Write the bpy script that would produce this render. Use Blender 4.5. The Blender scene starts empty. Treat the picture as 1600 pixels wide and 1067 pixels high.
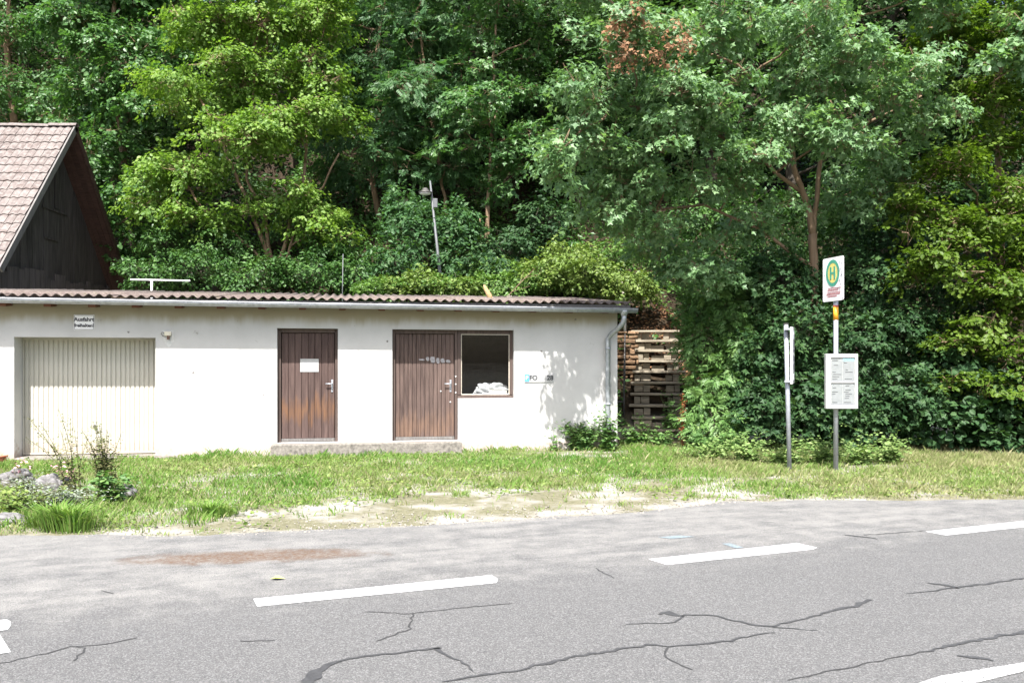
import bpy, bmesh, math, random
import numpy as np
from mathutils import Vector, Matrix

R = math.radians
SC = bpy.context.scene
COL = SC.collection
rng = np.random.default_rng(7)
random.seed(7)

# ------------------------------------------------------------------ camera, sky, sun, exposure
FPX, EYE, HOR = 1400.0, 1.65, 575.0          # focal length (photo pixels), eye height, horizon row
cam_d = bpy.data.cameras.new('camera')
cam = bpy.data.objects.new('camera', cam_d); COL.objects.link(cam)
cam.location = (0, 0, EYE); cam.rotation_euler = (R(90), 0, 0)
cam_d.sensor_width = 36.0; cam_d.lens = 36.0 * FPX / 1600.0
cam_d.shift_y = (HOR - 533.5) / 1600.0
cam_d.clip_start = 0.1; cam_d.clip_end = 1500
SC.camera = cam

SUN_EL, SUN_AZ = 57.0, -7.0                  # azimuth: degrees from straight behind the camera, minus = left
w = bpy.data.worlds.new('World'); SC.world = w; w.use_nodes = True
nt = w.node_tree; nt.nodes.clear()
sky = nt.nodes.new('ShaderNodeTexSky'); sky.sky_type = 'NISHITA'; sky.sun_disc = False
sky.sun_elevation = R(SUN_EL); sky.sun_rotation = R(180 - SUN_AZ); sky.air_density = 1.0; sky.dust_density = 3.5
bg = nt.nodes.new('ShaderNodeBackground'); bg.inputs[1].default_value = 0.12
wo = nt.nodes.new('ShaderNodeOutputWorld')
nt.links.new(sky.outputs[0], bg.inputs[0]); nt.links.new(bg.outputs[0], wo.inputs[0])
sun_d = bpy.data.lights.new('sun', 'SUN'); sun_d.energy = 4.7; sun_d.angle = R(0.53); sun_d.color = (1, 0.975, 0.94)
sun = bpy.data.objects.new('sun', sun_d); COL.objects.link(sun)
tosun = Vector((math.sin(R(SUN_AZ)) * math.cos(R(SUN_EL)), -math.cos(R(SUN_AZ)) * math.cos(R(SUN_EL)), math.sin(R(SUN_EL))))
sun.rotation_euler = tosun.to_track_quat('Z', 'Y').to_euler(); sun.location = (0, -10, 20)
vs = SC.view_settings; vs.view_transform = 'Standard'; vs.look = 'None'; vs.exposure = 1.5; vs.gamma = 1.0
vs.use_curve_mapping = False
SC.render.engine = 'CYCLES'
SC.cycles.max_bounces = 8; SC.cycles.diffuse_bounces = 5; SC.cycles.glossy_bounces = 3
SC.cycles.transmission_bounces = 4; SC.cycles.transparent_max_bounces = 6

# ------------------------------------------------------------------ layout helpers (surveying from the photograph)
def A(u, v, Y): return Vector(((u - 800) * Y / FPX, Y, EYE - (v - HOR) * Y / FPX))
def G(u, v, z=0.0):
    Y = FPX * (EYE - z) / (v - HOR); return Vector(((u - 800) * Y / FPX, Y, z))
TH = math.atan2(2.05, 10.81); CT, ST = math.cos(TH), math.sin(TH)
CX, CY = 2.14, 18.2                          # right front corner of the white building
def local(x, y): return ((x - CX) * CT + (y - CY) * ST, -(x - CX) * ST + (y - CY) * CT)
def FX(u, ly=0.0):
    k = (u - 800) / FPX; ox, oy = CX - ly * ST, CY + ly * CT
    return (k * oy - ox) / (CT - k * ST)
def FZ(u, v, ly=0.0):
    Y = CY + ly * CT + FX(u, ly) * ST
    return EYE - (v - HOR) * Y / FPX

# ------------------------------------------------------------------ objects
def tag(o, label=None, cat=None, group=None, kind=None):
    if label: o['label'] = label
    if cat: o['category'] = cat
    if group: o['group'] = group
    if kind: o['kind'] = kind
    return o
def thing(name, label, cat, loc=(0, 0, 0), rz=0.0, group=None):
    o = bpy.data.objects.new(name, None); COL.objects.link(o); o.empty_display_size = 0.2
    o.location = loc; o.rotation_euler = (0, 0, rz); return tag(o, label, cat, group)
def link(name, me, parent=None, loc=None, rot=None, mat=None):
    o = bpy.data.objects.new(name, me); COL.objects.link(o)
    if parent is not None: o.parent = parent
    if loc is not None: o.location = loc
    if rot is not None: o.rotation_euler = rot
    if mat is not None and not me.materials: me.materials.append(mat)
    return o

class MB:
    def __init__(s): s.v = []; s.f = []
    def poly(s, pts):
        b = len(s.v); s.v += [tuple(p) for p in pts]; s.f.append(list(range(b, b + len(pts)))); return s
    def box(s, x0, x1, y0, y1, z0, z1):
        b = len(s.v)
        s.v += [(x0, y0, z0), (x1, y0, z0), (x1, y1, z0), (x0, y1, z0), (x0, y0, z1), (x1, y0, z1), (x1, y1, z1), (x0, y1, z1)]
        for f in ((0, 3, 2, 1), (4, 5, 6, 7), (0, 1, 5, 4), (1, 2, 6, 5), (2, 3, 7, 6), (3, 0, 4, 7)): s.f.append([b + i for i in f])
        return s
    def hexa(s, p):
        b = len(s.v); s.v += [tuple(q) for q in p]
        for f in ((0, 3, 2, 1), (4, 5, 6, 7), (0, 1, 5, 4), (1, 2, 6, 5), (2, 3, 7, 6), (3, 0, 4, 7)): s.f.append([b + i for i in f])
        return s
    def prism(s, pts, d):
        n = len(pts); b = len(s.v); d = Vector(d)
        s.v += [tuple(p) for p in pts] + [tuple(Vector(p) + d) for p in pts]
        s.f.append(list(range(b, b + n))); s.f.append(list(range(b + 2 * n - 1, b + n - 1, -1)))
        for i in range(n):
            j = (i + 1) % n; s.f.append([b + j, b + i, b + n + i, b + n + j])
        return s
    def tube(s, path, r0, r1=None, n=8, cap=True, radii=None):
        path = [Vector(p) for p in path]; m = len(path); r1 = r0 if r1 is None else r1
        b = len(s.v); prev = None
        for i, p in enumerate(path):
            t = (path[min(i + 1, m - 1)] - path[max(i - 1, 0)]).normalized()
            if prev is None:
                a = t.cross(Vector((0, 0, 1)) if abs(t.z) < 0.9 else Vector((1, 0, 0))).normalized()
            else:
                a = prev - t * prev.dot(t)
                a = a.normalized() if a.length > 1e-6 else t.orthogonal().normalized()
            prev = a; c = t.cross(a)
            r = radii[i] if radii else r0 + (r1 - r0) * i / max(1, m - 1)
            for k in range(n):
                q = 2 * math.pi * k / n
                s.v.append(tuple(p + a * (r * math.cos(q)) + c * (r * math.sin(q))))
        for i in range(m - 1):
            for k in range(n):
                k2 = (k + 1) % n
                s.f.append([b + i * n + k, b + i * n + k2, b + (i + 1) * n + k2, b + (i + 1) * n + k])
        if cap:
            s.f.append([b + k for k in range(n - 1, -1, -1)]); s.f.append([b + (m - 1) * n + k for k in range(n)])
        return s
    def mesh(s, name, mat=None, smooth=False, bevel=0.0):
        me = bpy.data.meshes.new(name); me.from_pydata(s.v, [], s.f); me.validate()
        bm = bmesh.new(); bm.from_mesh(me); bmesh.ops.recalc_face_normals(bm, faces=bm.faces)
        if bevel:
            bmesh.ops.bevel(bm, geom=list(bm.edges), offset=bevel, segments=2, affect='EDGES', profile=0.5, clamp_overlap=True)
        bm.to_mesh(me); bm.free()
        if smooth: me.shade_smooth()
        if mat: me.materials.append(mat)
        return me
    def build(s, name, mat=None, parent=None, smooth=False, bevel=0.0, loc=None, rot=None):
        return link(name, s.mesh(name, mat, smooth, bevel), parent, loc, rot)

def np_mesh(name, V, Fc, mat, tone=None, smooth=False):
    me = bpy.data.meshes.new(name); k = Fc.shape[1]
    me.vertices.add(len(V)); me.vertices.foreach_set('co', np.ascontiguousarray(V, dtype=np.float32).ravel())
    me.loops.add(Fc.size); me.loops.foreach_set('vertex_index', np.ascontiguousarray(Fc, dtype=np.int32).ravel())
    me.polygons.add(len(Fc)); me.polygons.foreach_set('loop_start', np.arange(0, Fc.size, k, dtype=np.int32))
    if smooth: me.polygons.foreach_set('use_smooth', np.ones(len(Fc), dtype=bool))
    me.update(calc_edges=True)
    if not smooth: me.shade_flat()
    if tone is not None:
        at = me.attributes.new('tone', 'FLOAT', 'POINT'); at.data.foreach_set('value', np.ascontiguousarray(tone, dtype=np.float32))
    if mat: me.materials.append(mat)
    return me

def text_mesh(s, size, mat, depth=0.0015, align='CENTER', sx=1.0, bold=0.0):
    c = bpy.data.curves.new('lettering', 'FONT'); c.body = s; c.size = size; c.extrude = depth; c.align_x = align; c.align_y = 'CENTER'
    c.resolution_u = 3; c.offset = bold
    o = bpy.data.objects.new('lettering', c); COL.objects.link(o)
    dg = bpy.context.evaluated_depsgraph_get(); me = bpy.data.meshes.new_from_object(o.evaluated_get(dg))
    bpy.data.objects.remove(o); bpy.data.curves.remove(c)
    for v in me.vertices: v.co.x *= sx
    me.materials.clear(); me.materials.append(mat); return me

# ------------------------------------------------------------------ noise (numpy)
_lat = np.random.default_rng(3).random((256, 256))
def vnoise(x, y, sc=1.0, off=0.0):
    x = np.asarray(x, float) * sc + off; y = np.asarray(y, float) * sc + off * 1.7
    xi = np.floor(x).astype(int); yi = np.floor(y).astype(int); fx = x - xi; fy = y - yi
    fx = fx * fx * (3 - 2 * fx); fy = fy * fy * (3 - 2 * fy); g = lambda a, b: _lat[a % 256, b % 256]
    return (g(xi, yi) * (1 - fx) + g(xi + 1, yi) * fx) * (1 - fy) + (g(xi, yi + 1) * (1 - fx) + g(xi + 1, yi + 1) * fx) * fy
def fbm(x, y, sc=1.0, off=0.0, o=4):
    r = 0; a = 0.5; t = 0
    for i in range(o): r = r + a * vnoise(x, y, sc * 2 ** i, off + 13.1 * i); t += a; a *= 0.5
    return r / t
def sstep(a, b, x):
    t = np.clip((np.asarray(x, float) - a) / (b - a), 0, 1); return t * t * (3 - 2 * t)

# ------------------------------------------------------------------ materials
def new_mat(name):
    m = bpy.data.materials.new(name); m.use_nodes = True; n = m.node_tree.nodes
    b = n.get('Principled BSDF'); return m, m.node_tree, b
def N(nt, typ, **kw):
    n = nt.nodes.new(typ)
    for k, v in kw.items():
        if k.startswith('i_'):
            key = k[2:]; key = int(key) if key.isdigit() else key.replace('_', ' ')
            n.inputs[key].default_value = v
        else: setattr(n, k, v)
    return n
def L(nt, a, b): nt.links.new(a, b)
def noise(nt, vec, scale, detail=4, rough=0.6, dist=0.0):
    n = N(nt, 'ShaderNodeTexNoise'); n.inputs['Scale'].default_value = scale; n.inputs['Detail'].default_value = detail
    n.inputs['Roughness'].default_value = rough; n.inputs['Distortion'].default_value = dist
    if vec is not None: L(nt, vec, n.inputs['Vector'])
    return n.outputs['Fac']
def mapr(nt, v, a, b, c=0.0, d=1.0, smooth=False):
    n = N(nt, 'ShaderNodeMapRange'); n.clamp = True
    if smooth: n.interpolation_type = 'SMOOTHSTEP'
    L(nt, v, n.inputs[0])
    for i, x in zip((1, 2, 3, 4), (a, b, c, d)): n.inputs[i].default_value = x
    return n.outputs[0]
def math2(nt, op, a, b=None):
    n = N(nt, 'ShaderNodeMath', operation=op)
    for i, x in enumerate((a, b)):
        if x is None: continue
        if isinstance(x, (int, float)): n.inputs[i].default_value = x
        else: L(nt, x, n.inputs[i])
    return n.outputs[0]
def mix(nt, fac, a, b, blend='MIX'):
    n = N(nt, 'ShaderNodeMix', data_type='RGBA', blend_type=blend)
    for key, x in ((0, fac), (6, a), (7, b)):
        if isinstance(x, (int, float)): n.inputs[key].default_value = x
        elif isinstance(x, tuple): n.inputs[key].default_value = x + (1,) if len(x) == 3 else x
        else: L(nt, x, n.inputs[key])
    return n.outputs[2]
def bump(nt, b, h, strength=0.3, dist=0.01):
    n = N(nt, 'ShaderNodeBump'); n.inputs['Strength'].default_value = strength; n.inputs['Distance'].default_value = dist
    L(nt, h, n.inputs['Height']); L(nt, n.outputs[0], b.inputs['Normal'])
def wpos(nt): return N(nt, 'ShaderNodeNewGeometry').outputs['Position']
def opos(nt): return N(nt, 'ShaderNodeTexCoord').outputs['Object']
def scaled(nt, vec, s):
    n = N(nt, 'ShaderNodeVectorMath', operation='MULTIPLY'); L(nt, vec, n.inputs[0]); n.inputs[1].default_value = s; return n.outputs[0]
def sep(nt, vec):
    n = N(nt, 'ShaderNodeSeparateXYZ'); L(nt, vec, n.inputs[0]); return n.outputs
def flat(name, col, rough=0.6, metal=0.0, var=0.12, scale=30, bmp=0.0, spec=0.5):
    m, nt, b = new_mat(name); p = wpos(nt)
    f = mapr(nt, noise(nt, p, scale, 4), 0.3, 0.7)
    L(nt, mix(nt, f, tuple(c * (1 - var) for c in col), tuple(min(1, c * (1 + var)) for c in col)), b.inputs['Base Color'])
    b.inputs['Roughness'].default_value = rough; b.inputs['Metallic'].default_value = metal
    b.inputs['Specular IOR Level'].default_value = spec
    if bmp: bump(nt, b, noise(nt, p, scale * 3, 3), bmp, 0.004)
    return m

def plaster_mat():
    m, nt, b = new_mat('white_plaster'); p = opos(nt); z = sep(nt, p)[2]
    n1 = noise(nt, p, 1.3, 5, 0.6); n2 = noise(nt, p, 9, 5, 0.65)
    c = mix(nt, mapr(nt, n1, 0.3, 0.7), (0.43, 0.425, 0.412), (0.52, 0.515, 0.50))
    # ochre algae band below the eaves, streaked
    st = noise(nt, scaled(nt, p, (1.4, 1.4, 0.25)), 2.2, 5, 0.65)
    zb = math2(nt, 'ADD', z, mapr(nt, st, 0.25, 0.75, -0.08, 0.08))
    band = mapr(nt, zb, 2.42, 2.66, 0, 1, True)
    c = mix(nt, math2(nt, 'MULTIPLY', band, 0.85), c, (0.23, 0.19, 0.085))
    band2 = mapr(nt, zb, 2.05, 2.5, 0, 0.22, True)
    c = mix(nt, band2, c, (0.37, 0.36, 0.325))
    # splash dirt at the foot
    low = mapr(nt, math2(nt, 'ADD', z, mapr(nt, n2, 0.3, 0.7, -0.2, 0.2)), 0.02, 0.26, 0.85, 0, True)
    c = mix(nt, low, c, (0.32, 0.255, 0.215))
    ch = mapr(nt, noise(nt, p, 4.5, 6, 0.75), 0.64, 0.68, 0, 0.8)
    c = mix(nt, ch, c, (0.27, 0.25, 0.225))
    vo = N(nt, 'ShaderNodeTexVoronoi'); vo.inputs['Scale'].default_value = 2.6; L(nt, p, vo.inputs['Vector'])
    spot = math2(nt, 'MULTIPLY', mapr(nt, math2(nt, 'ADD', vo.outputs['Distance'], mapr(nt, n2, 0.3, 0.7, -0.05, 0.05)), 0.05, 0.075, 1, 0), mapr(nt, sep(nt, vo.outputs['Color'])[0], 0.6, 0.62))
    c = mix(nt, math2(nt, 'MULTIPLY', spot, 0.85), c, (0.13, 0.12, 0.11))
    L(nt, c, b.inputs['Base Color']); b.inputs['Roughness'].default_value = 0.9; b.inputs['Specular IOR Level'].default_value = 0.2
    h = math2(nt, 'ADD', math2(nt, 'MULTIPLY', n2, 0.5), noise(nt, p, 60, 3))
    bump(nt, b, h, 0.25, 0.01)
    return m

def asphalt_mat():
    m, nt, b = new_mat('asphalt'); p = wpos(nt); x, y, _ = sep(nt, p)
    d = math2(nt, 'ADD', math2(nt, 'MULTIPLY', x, -0.385), math2(nt, 'MULTIPLY', y, 0.923))   # distance across the road
    g1 = noise(nt, p, 150, 4, 0.7); g2 = noise(nt, p, 260, 2, 0.5); big = noise(nt, p, 0.55, 4, 0.6); mid = noise(nt, p, 3.5, 5, 0.65)
    c = mix(nt, mapr(nt, g1, 0.33, 0.68), (0.046, 0.0455, 0.045), (0.158, 0.1565, 0.153))
    vor = N(nt, 'ShaderNodeTexVoronoi'); vor.inputs['Scale'].default_value = 130; L(nt, p, vor.inputs['Vector'])
    chip = mapr(nt, sep(nt, vor.outputs['Color'])[0], 0.72, 0.8)
    c = mix(nt, math2(nt, 'MULTIPLY', chip, 0.55), c, (0.22, 0.217, 0.212))
    dk = mapr(nt, sep(nt, vor.outputs['Color'])[1], 0.8, 0.86)
    c = mix(nt, math2(nt, 'MULTIPLY', dk, 0.45), c, (0.030, 0.030, 0.0305))
    c = mix(nt, mapr(nt, big, 0.35, 0.65, 0.0, 0.10), c, (0.06, 0.06, 0.06))
    # worn wheel track, streaked along the road
    al = N(nt, 'ShaderNodeCombineXYZ'); L(nt, math2(nt, 'ADD', math2(nt, 'MULTIPLY', x, 0.923), math2(nt, 'MULTIPLY', y, 0.385)), al.inputs[0]); L(nt, d, al.inputs[1])
    stre = math2(nt, 'ADD', math2(nt, 'MULTIPLY', noise(nt, scaled(nt, al.outputs[0], (0.6, 3.0, 1.0)), 1.0, 6, 0.7), 0.55), math2(nt, 'MULTIPLY', mid, 0.45))
    c = mix(nt, mapr(nt, stre, 0.4, 0.7, 0, 0.12), c, (0.165, 0.162, 0.157))
    # pale dust in the lay-by
    dd = math2(nt, 'ADD', d, mapr(nt, mid, 0.3, 0.7, -0.35, 0.35))
    dust = mapr(nt, dd, 5.9, 7.5, 0, 1, True)
    ds = math2(nt, 'MULTIPLY', dust, mapr(nt, stre, 0.40, 0.58, 0.06, 1.0))
    ds = math2(nt, 'MULTIPLY', ds, mapr(nt, g1, 0.40, 0.58, 0.05, 1.0))
    c = mix(nt, ds, c, (0.25, 0.243, 0.226))
    # brown silt left by a dried puddle
    sx = math2(nt, 'MULTIPLY', math2(nt, 'ADD', x, 2.25), 0.80); sy = math2(nt, 'MULTIPLY', math2(nt, 'ADD', y, -7.80), 2.9)
    sy = math2(nt, 'SUBTRACT', sy, math2(nt, 'MULTIPLY', sx, 0.55))
    rr = math2(nt, 'SQRT', math2(nt, 'ADD', math2(nt, 'MULTIPLY', sx, sx), math2(nt, 'MULTIPLY', sy, sy)))
    rr = math2(nt, 'ADD', rr, mapr(nt, mid, 0.3, 0.7, -0.3, 0.3))
    silt = math2(nt, 'MULTIPLY', mapr(nt, rr, 0.45, 1.0, 1.0, 0, True), mapr(nt, noise(nt, p, 30, 5, 0.7), 0.35, 0.6, 0.25, 1))
    c = mix(nt, silt, c, (0.105, 0.066, 0.042))
    L(nt, c, b.inputs['Base Color']); b.inputs['Roughness'].default_value = 0.88; b.inputs['Specular IOR Level'].default_value = 0.25
    bump(nt, b, math2(nt, 'ADD', g1, math2(nt, 'MULTIPLY', g2, 0.5)), 0.7, 0.006)
    return m

def ground_mat():
    m, nt, b = new_mat('soil_and_turf'); p = wpos(nt); z = sep(nt, p)[2]
    n1 = noise(nt, p, 1.2, 5, 0.6); n2 = noise(nt, p, 14, 5, 0.7); n3 = noise(nt, p, 70, 3, 0.6)
    sand = mix(nt, mapr(nt, n3, 0.3, 0.7), (0.22, 0.205, 0.182), (0.40, 0.38, 0.35))
    sand = mix(nt, mapr(nt, n2, 0.45, 0.7, 0, 0.5), sand, (0.17, 0.15, 0.12))
    turf = mix(nt, mapr(nt, n2, 0.35, 0.65), (0.10, 0.095, 0.055), (0.19, 0.18, 0.12))
    flatc = mix(nt, mapr(nt, n1, 0.38, 0.55), sand, turf)
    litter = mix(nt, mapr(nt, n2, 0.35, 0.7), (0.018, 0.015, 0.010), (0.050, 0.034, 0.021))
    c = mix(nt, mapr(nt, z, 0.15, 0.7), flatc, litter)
    L(nt, c, b.inputs['Base Color']); b.inputs['Roughness'].default_value = 0.95; b.inputs['Specular IOR Level'].default_value = 0.1
    bump(nt, b, math2(nt, 'ADD', n2, math2(nt, 'MULTIPLY', n3, 0.4)), 0.6, 0.03)
    return m

def leaf_mat(name, cols, transl=0.3, rough=0.5, spec=0.35, tcol=None):
    m, nt, b = new_mat(name); a = N(nt, 'ShaderNodeAttribute', attribute_name='tone')
    cr = N(nt, 'ShaderNodeValToRGB'); L(nt, a.outputs['Fac'], cr.inputs[0])
    el = cr.color_ramp.elements
    el[0].position = 0; el[0].color = cols[0] + (1,); el[1].position = 1; el[1].color = cols[-1] + (1,)
    for i, c in enumerate(cols[1:-1]):
        e = el.new((i + 1) / (len(cols) - 1)); e.color = c + (1,)
    oi = N(nt, 'ShaderNodeObjectInfo')
    c = cr.outputs[0]
    L(nt, c, b.inputs['Base Color']); b.inputs['Roughness'].default_value = rough; b.inputs['Specular IOR Level'].default_value = spec
    t = N(nt, 'ShaderNodeBsdfTranslucent')
    L(nt, mix(nt, 1.0, c, tcol or (1.15, 1.25, 0.55), 'MULTIPLY'), t.inputs[0])
    ms = N(nt, 'ShaderNodeMixShader'); ms.inputs[0].default_value = transl
    L(nt, b.outputs[0], ms.inputs[1]); L(nt, t.outputs[0], ms.inputs[2])
    out = [n for n in nt.nodes if n.type == 'OUTPUT_MATERIAL'][0]; L(nt, ms.outputs[0], out.inputs[0])
    return m

def wood_mat(name, dark, light, worn=None, wz=(0.6, 1.2), wamt=0.0, vertical=True, rough=0.75, gscale=1.0):
    m, nt, b = new_mat(name); p = wpos(nt); z = sep(nt, p)[2]
    oi = N(nt, 'ShaderNodeObjectInfo'); r = oi.outputs['Random']
    s = (28, 28, 1.6) if vertical else (3.0, 28, 28)
    off = N(nt, 'ShaderNodeVectorMath', operation='ADD'); L(nt, p, off.inputs[0])
    cb = N(nt, 'ShaderNodeCombineXYZ'); L(nt, math2(nt, 'MULTIPLY', r, 7.0), cb.inputs[2 if vertical else 0]); L(nt, cb.outputs[0], off.inputs[1])
    g = noise(nt, scaled(nt, off.outputs[0], s), gscale, 6, 0.65, 0.3); g2 = noise(nt, scaled(nt, off.outputs[0], (6, 6, 1.2) if vertical else (1.5, 6, 6)), 1.0, 4, 0.6)
    c = mix(nt, mapr(nt, g, 0.32, 0.68), dark, light)
    c = mix(nt, mapr(nt, g2, 0.35, 0.7, 0, 0.45), c, tuple(x * 0.55 for x in dark))
    c = mix(nt, math2(nt, 'MULTIPLY', r, 0.35), c, light)
    if worn:
        zz = math2(nt, 'ADD', z, mapr(nt, g2, 0.3, 0.7, -0.22, 0.22))
        up = mapr(nt, zz, wz[0] - 0.12, wz[0] + 0.1); dn = mapr(nt, zz, wz[1] - 0.15, wz[1] + 0.1, 1, 0)
        f = math2(nt, 'MULTIPLY', math2(nt, 'MULTIPLY', up, dn), mapr(nt, g, 0.3, 0.6, 0.15, 1.0))
        c = mix(nt, math2(nt, 'MULTIPLY', f, wamt), c, worn)
    L(nt, c, b.inputs['Base Color']); b.inputs['Roughness'].default_value = rough; b.inputs['Specular IOR Level'].default_value = 0.3
    bump(nt, b, g, 0.35, 0.004)
    return m

M = {}
M['plaster'] = plaster_mat(); M['asphalt'] = asphalt_mat(); M['ground'] = ground_mat()
M['concrete'] = flat('weathered_concrete', (0.17, 0.155, 0.135), 0.9, var=0.5, scale=18, bmp=0.5)
M['zinc'] = flat('grey_zinc', (0.36, 0.38, 0.40), 0.45, 0.55, 0.2, 12)
M['galv'] = flat('galvanised_steel', (0.33, 0.345, 0.375), 0.5, 0.4, 0.15, 25)
M['darkmetal'] = flat('dark_iron', (0.09, 0.085, 0.08), 0.6, 0.5, 0.3, 30)
M['white'] = flat('white_enamel', (0.78, 0.77, 0.76), 0.45, 0, 0.06, 20)
M['cream'] = flat('cream_plastic', (0.62, 0.58, 0.46), 0.5, 0, 0.1, 20)
M['brown'] = flat('brown_bakelite', (0.13, 0.07, 0.05), 0.5, 0, 0.3, 40)
M['black'] = flat('black_print', (0.03, 0.03, 0.035), 0.6, 0, 0.1, 20)
M['greyprint'] = flat('grey_print', (0.22, 0.22, 0.25), 0.6, 0, 0.2, 60)
M['paleprint'] = flat('faded_print', (0.52, 0.53, 0.58), 0.6, 0, 0.2, 60)
M['blue'] = flat('blue_print', (0.08, 0.28, 0.55), 0.5, 0, 0.1, 20)
M['skyblue'] = flat('light_blue_print', (0.25, 0.55, 0.68), 0.5, 0, 0.15, 30)
M['bluefade'] = flat('faded_blue_spray', (0.15, 0.185, 0.20), 0.9, 0, 0.35, 45)
M['green'] = flat('faded_green_paint', (0.05, 0.25, 0.17), 0.6, 0, 0.45, 60)
M['yellow'] = flat('faded_yellow_paint', (0.55, 0.47, 0.14), 0.6, 0, 0.3, 50)
M['red'] = flat('faded_red_print', (0.36, 0.13, 0.14), 0.6, 0, 0.4, 70)
M['orange'] = flat('orange_band', (0.75, 0.33, 0.02), 0.5, 0, 0.08, 30)
M['darkred'] = flat('red_band', (0.32, 0.06, 0.04), 0.5, 0, 0.1, 30)
M['paper'] = flat('white_paper', (0.80, 0.80, 0.80), 0.8, 0, 0.03, 15)
M['papercream'] = flat('cream_paper', (0.72, 0.73, 0.70), 0.8, 0, 0.05, 15)
M['casepaper'] = flat('aged_paper', (0.27, 0.275, 0.28), 0.8, 0, 0.08, 12); M['caseframe'] = flat('dull_white_frame', (0.42, 0.42, 0.41), 0.6, 0, 0.12, 25)
M['terracotta'] = flat('terracotta', (0.42, 0.14, 0.08), 0.8, 0, 0.25, 25)
M['rock'] = flat('lichen_grey_rock', (0.125, 0.12, 0.118), 0.95, 0, 0.6, 14, 0.9)
M['tar'] = flat('bitumen_seal', (0.042, 0.042, 0.043), 0.7, 0, 0.35, 40, 0.4)
M['tarthin'] = flat('old_crack', (0.03, 0.03, 0.03), 0.9, 0, 0.3, 40)
M['bark'] = wood_mat('bark', (0.12, 0.08, 0.048), (0.27, 0.185, 0.115), gscale=1.2)
M['barkdark'] = wood_mat('dark_bark', (0.03, 0.025, 0.02), (0.085, 0.07, 0.05), gscale=1.2)
M['barnwood'] = wood_mat('dark_barn_boards', (0.026, 0.022, 0.020), (0.115, 0.098, 0.092))  # near-black brown board tone
M['barnwood2'] = wood_mat('grey_foot_boards', (0.05, 0.042, 0.04), (0.15, 0.125, 0.12))
M['soffit'] = wood_mat('reddish_soffit_boards', (0.035, 0.018, 0.014), (0.10, 0.055, 0.045), vertical=False)
M['verge'] = wood_mat('grey_verge_board', (0.09, 0.085, 0.08), (0.19, 0.18, 0.17))
M['door1'] = wood_mat('stained_door_wood', (0.038, 0.022, 0.019), (0.115, 0.076, 0.066), (0.19, 0.088, 0.032), (0.70, 1.02), 0.55)
M['door2'] = wood_mat('bleached_door_wood', (0.045, 0.029, 0.025), (0.150, 0.104, 0.088), (0.20, 0.118, 0.072), (0.30, 0.72), 0.5)
M['frame'] = wood_mat('door_frame_wood', (0.050, 0.035, 0.030), (0.115, 0.083, 0.071))
M['rafter'] = wood_mat('rafter_wood', (0.09, 0.035, 0.02), (0.19, 0.085, 0.05), vertical=False)
M['stairwood'] = wood_mat('weathered_stair_wood', (0.16, 0.135, 0.096), (0.38, 0.33, 0.25), vertical=False)
M['paling'] = flat('bleached_wood', (0.55, 0.50, 0.42), 0.85, 0, 0.2, 30)

def tile_mat():
    m, nt, b = new_mat('clay_roof_tile'); p = wpos(nt); r = N(nt, 'ShaderNodeObjectInfo').outputs['Random']
    c = mix(nt, r, (0.098, 0.078, 0.070), (0.152, 0.128, 0.118))
    c = mix(nt, mapr(nt, noise(nt, p, 9, 5, 0.7), 0.42, 0.64, 0, 0.75), c, (0.23, 0.205, 0.19))
    c = mix(nt, mapr(nt, noise(nt, p, 4, 6, 0.75), 0.55, 0.7, 0, 0.8), c, (0.085, 0.055, 0.045))
    L(nt, c, b.inputs['Base Color']); b.inputs['Roughness'].default_value = 0.9; bump(nt, b, noise(nt, p, 60, 3), 0.3, 0.005); return m
M['tile'] = tile_mat()
def sheet_mat():
    m, nt, b = new_mat('corrugated_fibre_cement'); p = wpos(nt)
    c = mix(nt, mapr(nt, noise(nt, p, 6, 5, 0.7), 0.35, 0.65), (0.080, 0.058, 0.051), (0.165, 0.132, 0.116))
    c = mix(nt, mapr(nt, noise(nt, p, 15, 5, 0.7), 0.55, 0.7, 0, 0.7), c, (0.30, 0.27, 0.23))
    c = mix(nt, mapr(nt, noise(nt, p, 2.5, 5, 0.7), 0.56, 0.68, 0, 0.6), c, (0.09, 0.09, 0.035))
    L(nt, c, b.inputs['Base Color']); b.inputs['Roughness'].default_value = 0.95; bump(nt, b, noise(nt, p, 50, 3), 0.4, 0.005); return m
M['sheet'] = sheet_mat()
def garage_mat():
    m, nt, b = new_mat('cream_steel_door'); p = opos(nt); z = sep(nt, p)[2]
    c = mix(nt, mapr(nt, noise(nt, p, 3, 5, 0.6), 0.3, 0.7), (0.38, 0.362, 0.305), (0.46, 0.442, 0.385))
    low = mapr(nt, math2(nt, 'ADD', z, mapr(nt, noise(nt, p, 12, 4), 0.3, 0.7, -0.1, 0.1)), 0.05, 0.3, 0.5, 0)
    c = mix(nt, low, c, (0.36, 0.28, 0.2))
    L(nt, c, b.inputs['Base Color']); b.inputs['Roughness'].default_value = 0.55; return m
M['garage'] = garage_mat()
def paint_mat():
    m, nt, b = new_mat('road_paint'); p = wpos(nt)
    f = mapr(nt, noise(nt, p, 34, 6, 0.75), 0.56, 0.62, 0, 0.8)
    L(nt, mix(nt, f, (0.48, 0.48, 0.47), (0.14, 0.14, 0.14)), b.inputs['Base Color']); b.inputs['Roughness'].default_value = 0.7
    bump(nt, b, noise(nt, p, 120, 3), 0.3, 0.004); return m
M['roadpaint'] = paint_mat()
def wornpaint_mat():
    m, nt, b = new_mat('worn_road_paint'); p = wpos(nt)
    f = mapr(nt, noise(nt, p, 75, 5, 0.7), 0.50, 0.56)
    L(nt, mix(nt, f, (0.42, 0.42, 0.41), (0.10, 0.10, 0.10)), b.inputs['Base Color']); b.inputs['Roughness'].default_value = 0.8; return m
M['wornpaint'] = wornpaint_mat()
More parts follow.
